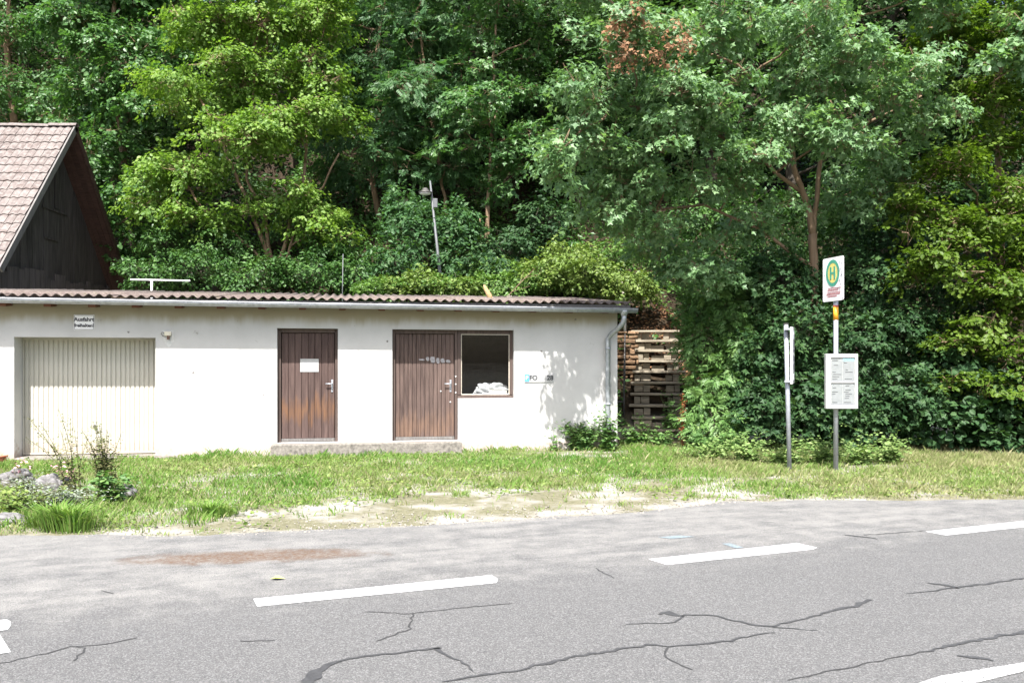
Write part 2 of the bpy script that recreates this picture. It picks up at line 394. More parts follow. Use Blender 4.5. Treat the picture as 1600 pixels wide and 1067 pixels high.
def glass_mat():
    m, nt, b = new_mat('dusty_glass'); p = wpos(nt)
    t = N(nt, 'ShaderNodeBsdfTransparent'); t.inputs[0].default_value = (0.95, 0.96, 0.955, 1)
    g = N(nt, 'ShaderNodeBsdfGlossy'); g.inputs['Roughness'].default_value = 0.04; g.inputs[0].default_value = (1, 1, 1, 1)
    d = N(nt, 'ShaderNodeBsdfDiffuse'); d.inputs[0].default_value = (0.45, 0.44, 0.42, 1)
    a = N(nt, 'ShaderNodeMixShader'); a.inputs[0].default_value = 0.012; L(nt, t.outputs[0], a.inputs[1]); L(nt, g.outputs[0], a.inputs[2])
    c = N(nt, 'ShaderNodeMixShader'); L(nt, mapr(nt, noise(nt, p, 45, 5, 0.75), 0.5, 0.75, 0.002, 0.03), c.inputs[0]); L(nt, a.outputs[0], c.inputs[1]); L(nt, d.outputs[0], c.inputs[2])
    out = [n for n in nt.nodes if n.type == 'OUTPUT_MATERIAL'][0]; L(nt, c.outputs[0], out.inputs[0]); return m
M['glass'] = glass_mat()
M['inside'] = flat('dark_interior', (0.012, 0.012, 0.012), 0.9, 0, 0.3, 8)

# foliage: natural leaf colours, shade worked into the undergrowth, one tone per leaf
M['l_maple'] = leaf_mat('maple_leaf', [(0.080, 0.165, 0.064), (0.140, 0.250, 0.105), (0.220, 0.335, 0.155)], 0.40, 0.45, 0.45)
M['l_hazel'] = leaf_mat('hazel_leaf', [(0.072, 0.155, 0.026), (0.145, 0.250, 0.042), (0.235, 0.335, 0.072)], 0.45, 0.5, 0.35)
M['l_cool'] = leaf_mat('lime_leaf', [(0.042, 0.110, 0.032), (0.075, 0.170, 0.048), (0.125, 0.225, 0.075)], 0.4, 0.42, 0.45)
M['l_ash'] = leaf_mat('ash_leaf', [(0.034, 0.090, 0.034), (0.058, 0.135, 0.048), (0.095, 0.180, 0.064)], 0.38, 0.5, 0.35)
M['l_horn'] = leaf_mat('hornbeam_leaf', [(0.050, 0.100, 0.010), (0.086, 0.150, 0.016), (0.135, 0.200, 0.028)], 0.42, 0.5, 0.3)
M['l_dark'] = leaf_mat('dark_forest_leaf', [(0.024, 0.058, 0.018), (0.042, 0.094, 0.027), (0.070, 0.135, 0.038)], 0.35, 0.5, 0.3)
M['l_shrub'] = leaf_mat('shrub_leaf', [(0.016, 0.046, 0.016), (0.030, 0.074, 0.024), (0.060, 0.115, 0.034)], 0.22, 0.55, 0.25)
M['l_ivy'] = leaf_mat('ivy_leaf', [(0.030, 0.085, 0.018), (0.060, 0.145, 0.028), (0.130, 0.225, 0.045)], 0.25, 0.45, 0.4)
M['l_bright'] = leaf_mat('bramble_leaf', [(0.075, 0.130, 0.022), (0.130, 0.200, 0.040), (0.210, 0.265, 0.070)], 0.3, 0.5, 0.35)
M['l_nettle'] = leaf_mat('nettle_leaf', [(0.055, 0.125, 0.034), (0.095, 0.190, 0.048), (0.155, 0.255, 0.075)], 0.28, 0.5, 0.35)
M['l_lime'] = leaf_mat('lime_green_leaf', [(0.10, 0.18, 0.045), (0.17, 0.26, 0.075), (0.25, 0.32, 0.12)], 0.3, 0.55, 0.3)
M['l_under'] = leaf_mat('undergrowth_leaf', [(0.022, 0.062, 0.014), (0.042, 0.105, 0.022), (0.090, 0.175, 0.036)], 0.2, 0.5, 0.3)  # darker ivy green: shade under the crowns painted into the leaf colour
M['sheeting'] = flat('crumpled_white_film', (0.33, 0.33, 0.335), 0.4, 0, 0.15, 12); M['plate'] = flat('weathered_white_plate', (0.36, 0.36, 0.355), 0.5, 0, 0.06, 20)
M['l_dead'] = leaf_mat('dead_leaf', [(0.18, 0.085, 0.045), (0.29, 0.155, 0.085), (0.38, 0.24, 0.14)], 0.3, 0.7, 0.2, (1.1, 1.0, 0.8))
M['l_silver'] = leaf_mat('silver_leaf', [(0.13, 0.17, 0.11), (0.20, 0.24, 0.18), (0.30, 0.33, 0.27)], 0.15, 0.7, 0.2)
M['l_grass'] = leaf_mat('grass_blade', [(0.33, 0.295, 0.175), (0.22, 0.245, 0.095), (0.135, 0.235, 0.042), (0.070, 0.175, 0.024)], 0.3, 0.55, 0.3)
M['l_stem'] = leaf_mat('dry_stem', [(0.085, 0.090, 0.035), (0.14, 0.135, 0.058), (0.075, 0.105, 0.032)], 0.1, 0.7, 0.2)
M['petal_pink'] = flat('pink_petal', (0.62, 0.30, 0.34), 0.7); M['petal_blue'] = flat('blue_petal', (0.30, 0.32, 0.62), 0.7)
M['l_dock'] = leaf_mat('rusty_seed', [(0.16, 0.045, 0.02), (0.24, 0.08, 0.035), (0.30, 0.15, 0.06)], 0.15, 0.8, 0.1, (1, 1, 1))

# ------------------------------------------------------------------ ground and hillside
def TZ(x, y):
    x = np.asarray(x, float); y = np.asarray(y, float)
    lx, ly = local(x, y)
    side = sstep(0.15, 0.6, lx)
    barn = sstep(-7.0, -10.5, -(-x)) if False else sstep(7.0, 10.2, -x)
    start = 4.75 + 8.5 * barn
    hl = sstep(start, start + 0.3, ly) * 2.0 * (1 - barn) + np.maximum(0, ly - start) * (0.66 + 0.1 * barn)
    s2 = 0.95 + 1.3 * sstep(2.2, 5.0, lx)
    hr = np.maximum(0, ly - s2) * 0.76
    h = hl * (1 - side) + hr * side
    far = np.maximum(0, h - 24.0); h = h - far * sstep(0, 20, far) * 0.85
    h = h + (fbm(x, y, 0.35, 5.0) - 0.5) * 1.2 * sstep(0.6, 4.0, h)
    return h
def tz(x, y): return float(TZ(np.array([x]), np.array([y]))[0])
def axis(a, b, lo, hi, fine):
    c = list(np.arange(lo, hi + 1e-6, fine)); s = fine; v = lo; l = []
    while v > a: s *= 1.35; v -= s; l.append(max(v, a))
    s = fine; v = hi; r = []
    while v < b: s *= 1.35; v += s; r.append(min(v, b))
    return np.array(l[::-1] + c + r)
gx = axis(-400, 400, -18, 18, 0.4); gy = axis(-300, 260, 8, 42, 0.35)
XX, YY = np.meshgrid(gx, gy); ZZ = TZ(XX, YY)
ni, nj = XX.shape; idx = np.arange(ni * nj).reshape(ni, nj)
Fq = np.stack([idx[:-1, :-1], idx[:-1, 1:], idx[1:, 1:], idx[1:, :-1]], -1).reshape(-1, 4)
me = np_mesh('ground', np.stack([XX, YY, ZZ], -1).reshape(-1, 3), Fq, M['ground'], smooth=True)
tag(link('ground', me), 'grassy verge rising into the wooded hillside behind the building', None, kind='structure')

# asphalt edge (far side), surveyed from the photograph
EDGE = [G(*p) for p in ((-900, 842), (-300, 840), (0, 838), (150, 838), (300, 840), (430, 832), (600, 824), (780, 815), (890, 808), (1000, 800), (1080, 792), (1140, 785), (1250, 783), (1400, 783), (1600, 780), (2300, 775))]
ex = np.array([p.x for p in EDGE]); ey = np.array([p.y for p in EDGE])
def EY(x): return np.interp(x, ex, ey)
xs = np.concatenate([[-60, -40, -25], np.arange(-18, 26, 0.12), [30, 40, 60]])
ye = EY(xs) + (fbm(xs, xs * 0 + 2.0, 2.2, 1.0) - 0.5) * 0.22 + (fbm(xs, xs * 0 + 7.0, 9.0, 1.0) - 0.5) * 0.08
ye = np.where(xs < -18, 8.6, ye); ye = np.where(xs > 26, ye[np.searchsorted(xs, 25.5)], ye)
n = len(xs)
V = np.concatenate([np.stack([xs, ye, xs * 0 + 0.012], -1), np.stack([xs, ye + 0.01, xs * 0 - 0.03], -1), np.stack([xs, xs * 0 - 40, xs * 0 + 0.012], -1)])
i0 = np.arange(n - 1)
Fq = np.concatenate([np.stack([2 * n + i0, 2 * n + i0 + 1, i0 + 1, i0], -1), np.stack([i0, i0 + 1, n + i0 + 1, n + i0], -1)])
road = link('road', np_mesh('road', V, Fq, M['asphalt']))
tag(road, 'grey asphalt road with a lay-by along the verge', kind='structure')
ROADZ = 0.012
def road_strip(name, pts, widths, mat, z, jit=0.0, parent=road):
    """thin sheet following a ground polyline"""
    P = []; 
    for i in range(len(pts) - 1):
        a, b_ = Vector(pts[i]), Vector(pts[i + 1]); k = max(2, int((b_ - a).length / 0.045))
        for j in range(k): P.append((a.lerp(b_, j / k), widths[i] + (widths[i + 1] - widths[i]) * j / k))
    P.append((Vector(pts[-1]), widths[-1])); mb = MB(); Lr = []
    for i, (p, wd) in enumerate(P):
        t = (P[min(i + 1, len(P) - 1)][0] - P[max(i - 1, 0)][0]).normalized(); s = Vector((-t.y, t.x, 0))
        o = s * random.uniform(-jit, jit); a = wd * random.uniform(0.55, 1.3) if jit else wd; c = wd * random.uniform(0.55, 1.3) if jit else wd
        mb.v += [tuple(p + o + s * a / 2)[:2] + (z,), tuple(p + o - s * c / 2)[:2] + (z,)]
    for i in range(len(P) - 1): mb.f.append([2 * i, 2 * i + 1, 2 * i + 3, 2 * i + 2])
    return mb.build(name, mat, parent)
def poly_mark(name, uv, mat, z=ROADZ + 0.004, parent=road):
    return MB().poly([tuple(G(u, v, z)) for u, v in uv]).build(name, mat, parent)
poly_mark('lane_dash', [(396, 935), (768, 898), (778, 904), (776, 910), (402, 947)], M['roadpaint'])
poly_mark('lane_dash', [(1013, 873), (1245, 848), (1277, 855), (1270, 858), (1042, 882)], M['roadpaint'])
poly_mark('lane_dash', [(1446, 830), (1760, 796), (1800, 802), (1478, 836)], M['roadpaint'])
poly_mark('lane_dash', [(-500, 1030), (10, 967), (16, 970), (17, 976), (12, 983), (-480, 1052)], M['roadpaint'])
poly_mark('lane_mark', [(-200, 1019), (-60, 1030), (17, 1018), (0, 991), (-6, 990)], M['roadpaint'])
poly_mark('edge_line', [(1430, 1068), (1470, 1055), (1600, 1034), (1900, 990), (1930, 996), (1600, 1048), (1500, 1072), (1440, 1086)], M['wornpaint'])
cr = [
    ([(470, 1090), (492, 1052), (530, 1035), (600, 1025), (690, 1016)], [0.16, 0.13, 0.06, 0.045, 0.05]),
    ([(680, 1016), (705, 1028), (742, 1052)], [0.06, 0.04, 0.015]),
    ([(690, 1068), (800, 1052), (880, 1033), (1010, 1011), (1060, 1013), (1120, 1008), (1160, 1000), (1210, 991)], [0.03, 0.05, 0.06, 0.045, 0.03, 0.05, 0.04, 0.02]),
    ([(975, 979), (1055, 975), (1072, 964), (1110, 964), (1180, 979), (1277, 989)], [0.015, 0.03, 0.035, 0.035, 0.045, 0.015]),
    ([(1028, 962), (1045, 960), (1068, 966)], [0.05, 0.14, 0.05]),
    ([(1205, 981), (1300, 958), (1340, 948), (1358, 939)], [0.03, 0.05, 0.09, 0.05]),
    ([(1416, 930), (1495, 921), (1530, 916), (1600, 906), (1700, 894)], [0.02, 0.045, 0.055, 0.05, 0.05]),
    ([(1450, 913), (1475, 917), (1500, 922)], [0.06, 0.09, 0.03]),
    ([(1438, 1023), (1520, 1005), (1600, 990), (1720, 972)], [0.03, 0.06, 0.07, 0.07]),
    ([(1495, 1028), (1530, 1030), (1552, 1036)], [0.03, 0.10, 0.03]),
    ([(1320, 838), (1345, 840), (1372, 844)], [0.04, 0.07, 0.03]),
    ([(1350, 838), (1445, 831)], [0.03, 0.025]),
]
for pts, wd in cr: road_strip('crack_seal', [G(*p) for p in pts], [q * .58 for q in wd], M['tar'], ROADZ + 0.004, 0.016)
for pts in ([(0, 1040), (60, 1027), (110, 1013), (150, 1012), (215, 1000)], [(120, 1013), (135, 1015), (115, 1036)], [(375, 1005), (430, 1003)], [(570, 958), (640, 962), (720, 952), (800, 945)], [(645, 962), (640, 985), (590, 1005)],
            [(1045, 1013), (1040, 1030), (1080, 1050)], [(1230, 1066), (1330, 1045), (1440, 1022)], [(930, 890), (960, 906)], [(160, 925), (180, 930)]):
    road_strip('hairline_crack', [G(*p) for p in pts], [0.012] * len(pts), M['tarthin'], ROADZ + 0.003, 0.012)
for uv in ([(1028, 839), (1060, 836), (1086, 838), (1050, 841)], [(1128, 849), (1140, 848), (1162, 855), (1150, 856)]):
    poly_mark('blue_spray_mark', uv, M['bluefade'], ROADZ + 0.004)
p = G(432, 908); o = MB().poly([(p.x - 0.05, p.y, 0.02), (p.x, p.y - 0.03, 0.035), (p.x + 0.07, p.y, 0.022), (p.x, p.y + 0.04, 0.04)]).build('fallen_leaf', M['petal_pink'])
o.data.materials.clear(); o.data.materials.append(flat('yellowed_leaf', (0.42, 0.45, 0.12), 0.7)); tag(o, 'single yellowed leaf lying on the asphalt', 'leaf')

# ------------------------------------------------------------------ the white garage building
LEFT, DEPTH, TOP = -13.6, 4.3, 2.86
bld = thing('garage_building', 'long low white plastered garage building with brown doors and corrugated roof', 'building', (CX, CY, 0), TH)
GA = (FX(22), FX(243), 0.03, FZ(130, 527)); D1 = (FX(433), FX(528), 0.235, FZ(480, 513))
D2 = (FX(613), FX(716), 0.235, FZ(700, 515)); WI = (FX(716), FX(803), FZ(760, 622), D2[3])
def holed_wall(x0, x1, z0, z1, t, holes):
    xs_ = sorted({x0, x1} | {h[0] for h in holes} | {h[1] for h in holes}); zs_ = sorted({z0, z1} | {h[2] for h in holes} | {h[3] for h in holes})
    xs_ = sorted(set(xs_)); mb = MB()
    def solid(i, j):
        if not (0 <= i < len(xs_) - 1 and 0 <= j < len(zs_) - 1): return False
        cx_, cz_ = (xs_[i] + xs_[i + 1]) / 2, (zs_[j] + zs_[j + 1]) / 2
        return not any(h[0] < cx_ < h[1] and h[2] < cz_ < h[3] for h in holes)
    for i in range(len(xs_) - 1):
        for j in range(len(zs_) - 1):
            if not solid(i, j): continue
            a, b_, c, d = xs_[i], xs_[i + 1], zs_[j], zs_[j + 1]
            mb.poly([(a, 0, c), (b_, 0, c), (b_, 0, d), (a, 0, d)]); mb.poly([(a, t, c), (a, t, d), (b_, t, d), (b_, t, c)])
            if not solid(i - 1, j): mb.poly([(a, 0, c), (a, 0, d), (a, t, d), (a, t, c)])
            if not solid(i + 1, j): mb.poly([(b_, 0, c), (b_, t, c), (b_, t, d), (b_, 0, d)])
            if not solid(i, j - 1): mb.poly([(a, 0, c), (a, t, c), (b_, t, c), (b_, 0, c)])
            if not solid(i, j + 1): mb.poly([(a, 0, d), (b_, 0, d), (b_, t, d), (a, t, d)])
    me = bpy.data.meshes.new('wall'); me.from_pydata(mb.v, [], mb.f); bm = bmesh.new(); bm.from_mesh(me)
    bmesh.ops.remove_doubles(bm, verts=bm.verts, dist=1e-5); bmesh.ops.recalc_face_normals(bm, faces=bm.faces); bm.to_mesh(me); bm.free()
    me.materials.append(M['plaster']); return me
WT = 0.5
link('wall', holed_wall(LEFT, 0, -0.3, TOP, WT, [GA, D1, D2, WI]), bld)
MB().box(-0.3, 0, WT, DEPTH, -0.3, TOP + 0.2).build('wall', M['plaster'], bld)
MB().box(LEFT, LEFT + 0.3, WT, DEPTH, -0.3, TOP + 0.2).build('wall', M['plaster'], bld)
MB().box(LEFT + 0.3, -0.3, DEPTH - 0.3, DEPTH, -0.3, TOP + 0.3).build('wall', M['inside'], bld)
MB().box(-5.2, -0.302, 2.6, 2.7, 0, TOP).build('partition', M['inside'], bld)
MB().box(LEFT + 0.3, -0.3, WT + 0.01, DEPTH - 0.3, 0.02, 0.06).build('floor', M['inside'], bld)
MB().box(FX(425), FX(718), -0.36, 0.0, -0.1, 0.225).build('doorstep', M['concrete'], bld, bevel=0.012)
MB().box(GA[0] - 0.1, GA[1] + 0.9, -0.28, 0.46, -0.1, 0.035).build('threshold', M['concrete'], bld, bevel=0.008)
# roof: fibre-cement sheets of five waves each
PIT, RS = 0.177, math.tan(R(5.5)); OVER = 0.40; EZ = TOP + 0.085
def sheet():
    n, mb = 60, MB(); wdt = PIT * 5.25; yb = DEPTH + 0.25
    for k in range(n + 1):
        x = wdt * k / n; z = 0.0255 * math.cos(2 * math.pi * x / PIT)
        for y in (-OVER, yb):
            zz = z + (y + OVER) * RS; mb.v += [(x, y, zz), (x, y, zz - 0.009)]
    for k in range(n):
        a, b_ = 4 * k, 4 * k + 4
        mb.f += [[a, b_, b_ + 2, a + 2], [a + 1, a + 3, b_ + 3, b_ + 1], [a, a + 1, b_ + 1, b_], [a + 2, b_ + 2, b_ + 3, a + 3]]
    mb.f += [[0, 2, 3, 1], [4 * n, 4 * n + 1, 4 * n + 3, 4 * n + 2]]
    return mb.mesh('roof_sheet', M['sheet'], True)
sm = sheet(); x = 0.20 - PIT * 5.25; k = 0
while x > LEFT - 1.0:
    o = link('roof_sheet', sm, bld, (x, random.uniform(-0.02, 0.02), EZ + (0.0105 if k % 2 else 0))); x -= PIT * 5; k += 1
# rafters, wall plate board
s = FX(14)
for k in range(19):
    x = s + 0.735 * k
    if x > -0.2: break
    MB().hexa([(x - 0.06, -0.33, TOP - 0.125), (x + 0.06, -0.33, TOP - 0.125), (x + 0.06, 0.0, TOP - 0.092), (x - 0.06, 0.0, TOP - 0.092), (x - 0.06, -0.33, TOP + 0.02), (x + 0.06, -0.33, TOP + 0.02), (x + 0.06, 0.0, TOP + 0.052), (x - 0.06, 0.0, TOP + 0.052)]).build('rafter', M['rafter'], bld)
MB().box(LEFT, 0.16, -0.345, -0.335, TOP - 0.06, TOP + 0.045).build('fascia_board', M['darkmetal'], bld)
# half-round gutter falling to the right
def gutter():
    mb = MB(); xs_ = np.linspace(LEFT, 0.27, 9); ro, ri, n = 0.078, 0.072, 10
    for x in xs_:
        zc = TOP + 0.012 - 0.055 * (x - LEFT) / (0.27 - LEFT)
        for r_ in (ro, ri):
            for k in range(n + 1):
                q = math.pi + math.pi * k / n; mb.v.append((x, -0.43 + r_ * math.cos(q), zc + r_ * math.sin(q)))
    m_ = 2 * (n + 1)
    for i in range(len(xs_) - 1):
        for k in range(n):
            a = i * m_ + k; mb.f.append([a, a + 1, a + m_ + 1, a + m_]); a += n + 1; mb.f.append([a, a + m_, a + m_ + 1, a + 1])
        for k in (0, n):
            a = i * m_ + k; mb.f.append([a, a + m_, a + m_ + n + 1, a + n + 1])
    for i in (0, len(xs_) - 1):
        mb.f.append([i * m_ + k for k in range(n + 1)])
    return mb.build('gutter', M['zinc'], bld, True)
gut = gutter()
zg = lambda x: TOP + 0.012 - 0.055 * (x - LEFT) / (0.27 - LEFT)
MB().tube([(LEFT, -0.508, zg(LEFT) + 0.004), (0.27, -0.508, zg(0.27) + 0.004)], 0.011, n=6).build('gutter_bead', M['galv'], gut)
for k in range(17):
    x = FX(60) + 0.73 * k - 0.3
    if x > 0.2: break
    mb = MB(); pts = [(-0.43 + 0.083 * math.cos(math.pi + math.pi * q / 8), zg(x) + 0.083 * math.sin(math.pi + math.pi * q / 8)) for q in range(9)]
    for a, b_ in zip(pts[:-1], pts[1:]): mb.poly([(x - 0.012, a[0], a[1]), (x + 0.012, a[0], a[1]), (x + 0.012, b_[0], b_[1]), (x - 0.012, b_[0], b_[1])])
    mb.build('gutter_bracket', M['galv'], gut)
# downpipe
xo = FX(975, -0.43); xw = FX(950, -0.09)
dp = MB().tube([(xo, -0.43, TOP - 0.09), (xo, -0.43, TOP - 0.24), (xo - 0.02, -0.41, TOP - 0.32), (xo - 0.10, -0.30, TOP - 0.44), (xw + 0.06, -0.14, TOP - 0.52), (xw, -0.09, TOP - 0.62), (xw, -0.09, 0.35), (xw, -0.09, 0.02)], 0.05, n=14).build('downpipe', M['zinc'], bld, True)
MB().tube([(xo, -0.43, TOP - 0.06), (xo, -0.43, TOP - 0.10), (xo, -0.43, TOP - 0.18)], 0, radii=[0.085, 0.08, 0.052], n=14).build('outlet', M['zinc'], dp, True)
for z in (2.02, 0.9): MB().tube([(xw, -0.09, z), (xw, -0.09, z + 0.045)], 0.056, n=14).build('pipe_clamp', M['galv'], dp, True)
# garage door: vertical ribs, shared mesh
gd = MB().box(GA[0] + 0.01, GA[1] - 0.01, 0.455, 0.47, 0.05, GA[3]).build('garage_door', M['garage'], bld)
nr = 28; rw = (GA[1] - GA[0] - 0.06) / nr; h0, h1 = 0.09, GA[3] - 0.045
rb = MB().prism([(0.006, 0.0, 0), (0.016, -0.016, 0), (rw - 0.016, -0.016, 0), (rw - 0.006, 0.0, 0)], (0, 0, h1 - h0)).mesh('rib', M['garage'])
for k in range(nr): link('rib', rb, gd, (GA[0] + 0.03 + rw * k, 0.454, h0))
for a, b_, c, d in ((GA[0] + 0.004, GA[0] + 0.03, 0.05, GA[3] - 0.002), (GA[1] - 0.03, GA[1] - 0.004, 0.05, GA[3] - 0.002), (GA[0] + 0.03, GA[1] - 0.03, GA[3] - 0.045, GA[3] - 0.002), (GA[0] + 0.03, GA[1] - 0.03, 0.05, 0.088)):
    MB().box(a, b_, 0.425, 0.454, c, d).build('door_frame', M['garage'], gd)
kx = FX(149, 0.44); kz = FZ(149, 666, 0.44)
MB().tube([(kx, 0.44, kz), (kx, 0.41, kz), (kx, 0.405, kz)], 0, radii=[0.022, 0.022, 0.034], n=10).build('lock_knob', M['darkmetal'], gd)
# plank doors
def plank_door(hole, nb, mat, leaf, hx, hz, mirror=1):
    x0, x1, z0, z1 = hole; y = 0.16
    fr = thing_part('door_frame')
    for a, b_, c, d in ((x0, x0 + 0.065, z0, z1), (x1 - 0.055, x1, z0, z1), (x0 + 0.065, x1 - 0.055, z1 - 0.075, z1)):
        MB().box(a + 0.002, b_ - 0.002, 0.11, 0.21, c, d - 0.002).build('jamb', M['frame'], fr, bevel=0.004)
    dr = MB().box(x0 + 0.07, x1 - 0.06, y + 0.02, y + 0.045, z0 + 0.01, z1 - 0.08).build('door', M['inside'], bld)
    wv = (x1 - x0 - 0.134) / nb
    pm = MB().prism([(0.001, 0.012, 0), (0.008, 0, 0), (wv - 0.008, 0, 0), (wv - 0.001, 0.012, 0), (wv - 0.001, 0.02, 0), (0.001, 0.02, 0)], (0, 0, z1 - 0.084 - z0 - 0.07)).mesh('plank', mat)
    for k in range(nb): link('plank', pm, dr, (x0 + 0.072 + wv * k, y - 0.002, z0 + 0.07))
    MB().box(x0 + 0.07, x1 - 0.06, y - 0.022, y + 0.018, z0 + 0.008, z0 + 0.066).build('weather_bar', M['verge'], dr, bevel=0.006)
    h = MB().box(hx - 0.018, hx + 0.018, y - 0.014, y - 0.003, hz - 0.13, hz + 0.11).build('handle_plate', M['galv'], dr, bevel=0.003)
    MB().tube([(hx, y - 0.012, hz + 0.03), (hx, y - 0.055, hz + 0.03), (hx - 0.015, y - 0.06, hz + 0.03), (hx - 0.125, y - 0.06, hz + 0.032)], 0.011, n=8).build('handle', M['galv'], dr, True)
    MB().tube([(hx, y - 0.014, hz - 0.075), (hx, y - 0.024, hz - 0.075)], 0.013, n=10).build('lock_cylinder', M['darkmetal'], dr)
    return dr
def thing_part(name):
    o = bpy.data.objects.new(name, None); COL.objects.link(o); o.parent = bld; return o
d1 = plank_door(D1, 8, M['door1'], None, FX(519, .15), FZ(519, 602, .15))
d1['label'] = 'dark brown plank door with orange worn patch'
D2b = (D2[0], D2[1], D2[2], D2[3])
d2 = plank_door(D2b, 14, M['door2'], None, FX(704, .15), FZ(704, 602, .15))
d2['label'] = 'bleached brown plank door beside the window'
# small grey-white patches on the second door
mb = MB(); pts = [(654, 560), (668, 557), (682, 557), (695, 559), (704, 563), (700, 567), (686, 568), (672, 565), (664, 563)]
for a_, b_, c_, d_ in ((654, 664, 560.5, 563.5), (665, 671, 557.5, 564), (672, 680, 557, 567), (681, 687, 559, 568), (688, 695, 560, 567), (696, 704, 562, 567)): mb.prism([(FX(u, .155), 0.157, FZ(u, v, .155)) for u, v in ((a_, (c_ + d_) / 2 - .6), (a_ + 1, c_ + .5), ((a_ + b_) / 2, c_), (b_ - 1, c_ + .7), (b_, d_ - 1.5), (b_ - 2, d_), (a_ + 2, d_ - .6))], (0, -0.002, 0))
mb.build('pale_patch', flat('grey_white_patch', (0.30, 0.29, 0.30), 0.8, var=0.4, scale=40), d2)
for u, v in ((712, 588), (712, 600), (712, 613), (689, 611), (704, 628)):
    MB().tube([(FX(u, .11), 0.157 if u < 709 else 0.108, FZ(u, v, .12)), (FX(u, .11), 0.145 if u < 709 else 0.1, FZ(u, v, .12))], 0.013, n=8).build('screw', M['white'], d2)
# window
wf = thing_part('window'); x0, x1, z0, z1 = WI
for a, b_, c, d in ((x0 + 0.002, x0 + 0.07, z0 + 0.062, z1 - 0.077), (x1 - 0.065, x1 - 0.002, z0 + 0.062, z1 - 0.077), (x0 + 0.002, x1 - 0.002, z1 - 0.075, z1 - 0.002)):
    MB().box(a, b_, 0.10, 0.2, c, d).build('frame', M['frame'], wf, bevel=0.004)
MB().hexa([(x0 + 0.0, 0.06, z0 + 0.002), (x1 - 0.002, 0.06, z0 + 0.002), (x1 - 0.002, 0.22, z0 + 0.002), (x0, 0.22, z0 + 0.002), (x0, 0.06, z0 + 0.045), (x1 - 0.002, 0.06, z0 + 0.045), (x1 - 0.002, 0.22, z0 + 0.06), (x0, 0.22, z0 + 0.06)]).build('sill', M['frame'], wf, bevel=0.004)
ix0, ix1, iz0, iz1 = x0 + 0.072, x1 - 0.067, z0 + 0.064, z1 - 0.079
for a, b_, c, d in ((ix0, ix0 + 0.014, iz0, iz1), (ix1 - 0.014, ix1, iz0, iz1), (ix0 + 0.014, ix1 - 0.014, iz1 - 0.014, iz1), (ix0 + 0.014, ix1 - 0.014, iz0, iz0 + 0.018)):
    MB().box(a, b_, 0.125, 0.145, c, d).build('glazing_bead', M['paling'], wf)
MB().box(ix0 + 0.006, ix1 - 0.006, 0.150, 0.154, iz0 + 0.004, iz1 - 0.004).build('pane', M['glass'], wf)

# heap of white sheeting and a box behind the pane
def crumple(name, cx, cy, cz, rx, ry, rz, seed, mat, sub=4, amp=0.35, flatb=True, fr=3.0):
    bm = bmesh.new(); bmesh.ops.create_icosphere(bm, subdivisions=sub, radius=1.0); r_ = np.random.default_rng(seed); ph = r_.random((6, 3)) * 6.28; dr = r_.normal(size=(6, 3)) * fr
    for v in bm.verts:
        d = 0
        for i in range(6): d += abs(math.sin(v.co.x * dr[i, 0] + v.co.y * dr[i, 1] + v.co.z * dr[i, 2] + ph[i, 0])) / (1 + 0.5 * i)
        s_ = 1 + amp * (d / 2.6 - 0.55); z = v.co.z
        v.co = Vector((v.co.x * s_ * rx, v.co.y * s_ * ry, max(z * s_, -0.35 if flatb else -9) * rz))
    me = bpy.data.meshes.new(name); bm.to_mesh(me); bm.free(); me.materials.append(mat); return me
hw = bld.matrix_world
def to_world(lx, ly, z): return Vector((CX + lx * CT - ly * ST, CY + lx * ST + ly * CT, z))
cl = to_world((ix0 + ix1) / 2 + 0.17, 0.42, iz0 - 0.0)
tag(link('plastic_sheeting', crumple('plastic_sheeting', 0, 0, 0, 0.30, 0.16, 0.19, 4, M['sheeting'], 5, 0.8, True, 4.5), None, cl, (0, 0, TH)), 'crumpled white plastic sheeting heaped behind the garage window pane', 'sheeting')
cb = to_world(ix1 - 0.21, 0.21, iz0 - 0.02)
tag(MB().box(-0.17, 0.17, 0, 0.09, 0, 0.10).build('cardboard_box', flat('pale_box', (0.62, 0.58, 0.52), 0.8), None, bevel=0.004, loc=cb, rot=(0, 0, TH)), 'low pale box lying inside the window under the white sheeting', 'box')
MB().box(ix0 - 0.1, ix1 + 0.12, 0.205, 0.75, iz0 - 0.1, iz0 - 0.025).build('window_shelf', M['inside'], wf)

# things fixed to the facade
def on_wall(u0, u1, v0, v1, ly=0.0): return FX(u0, ly), FX(u1, ly), FZ((u0 + u1) / 2, v1, ly), FZ((u0 + u1) / 2, v0, ly)
x0, x1, z0, z1 = on_wall(115.5, 147.5, 492, 515.5); wdt, hgt = x1 - x0, z1 - z0
sg = thing('garage_sign', 'small white enamel sign reading Ausfahrt freihalten! above the garage door', 'sign', to_world((x0 + x1) / 2, -0.004, (z0 + z1) / 2), TH)
MB().box(-wdt / 2, wdt / 2, -0.006, 0.002, -hgt / 2, hgt / 2).build('plate', M['white'], sg, bevel=0.002)
for a, b_, c, d in ((-wdt / 2 + .008, wdt / 2 - .008, hgt / 2 - .014, hgt / 2 - .008), (-wdt / 2 + .008, wdt / 2 - .008, -hgt / 2 + .008, -hgt / 2 + .014), (-wdt / 2 + .008, -wdt / 2 + .014, -hgt / 2 + .014, hgt / 2 - .014), (wdt / 2 - .014, wdt / 2 - .008, -hgt / 2 + .014, hgt / 2 - .014)):
    MB().box(a, b_, -0.009, -0.0055, c, d).build('border', M['black'], sg)
for t_, zz, s_ in (('Ausfahrt', 0.052, 0.098), ('freihalten!', -0.058, 0.082)):
    link('lettering', text_mesh(t_, s_, M['black'], 0.0015, bold=0.0035), sg, (0, -0.0075, zz), (R(90), 0, 0))
x0, x1, z0, z1 = on_wall(819, 865, 583, 598); wdt, hgt = x1 - x0, z1 - z0
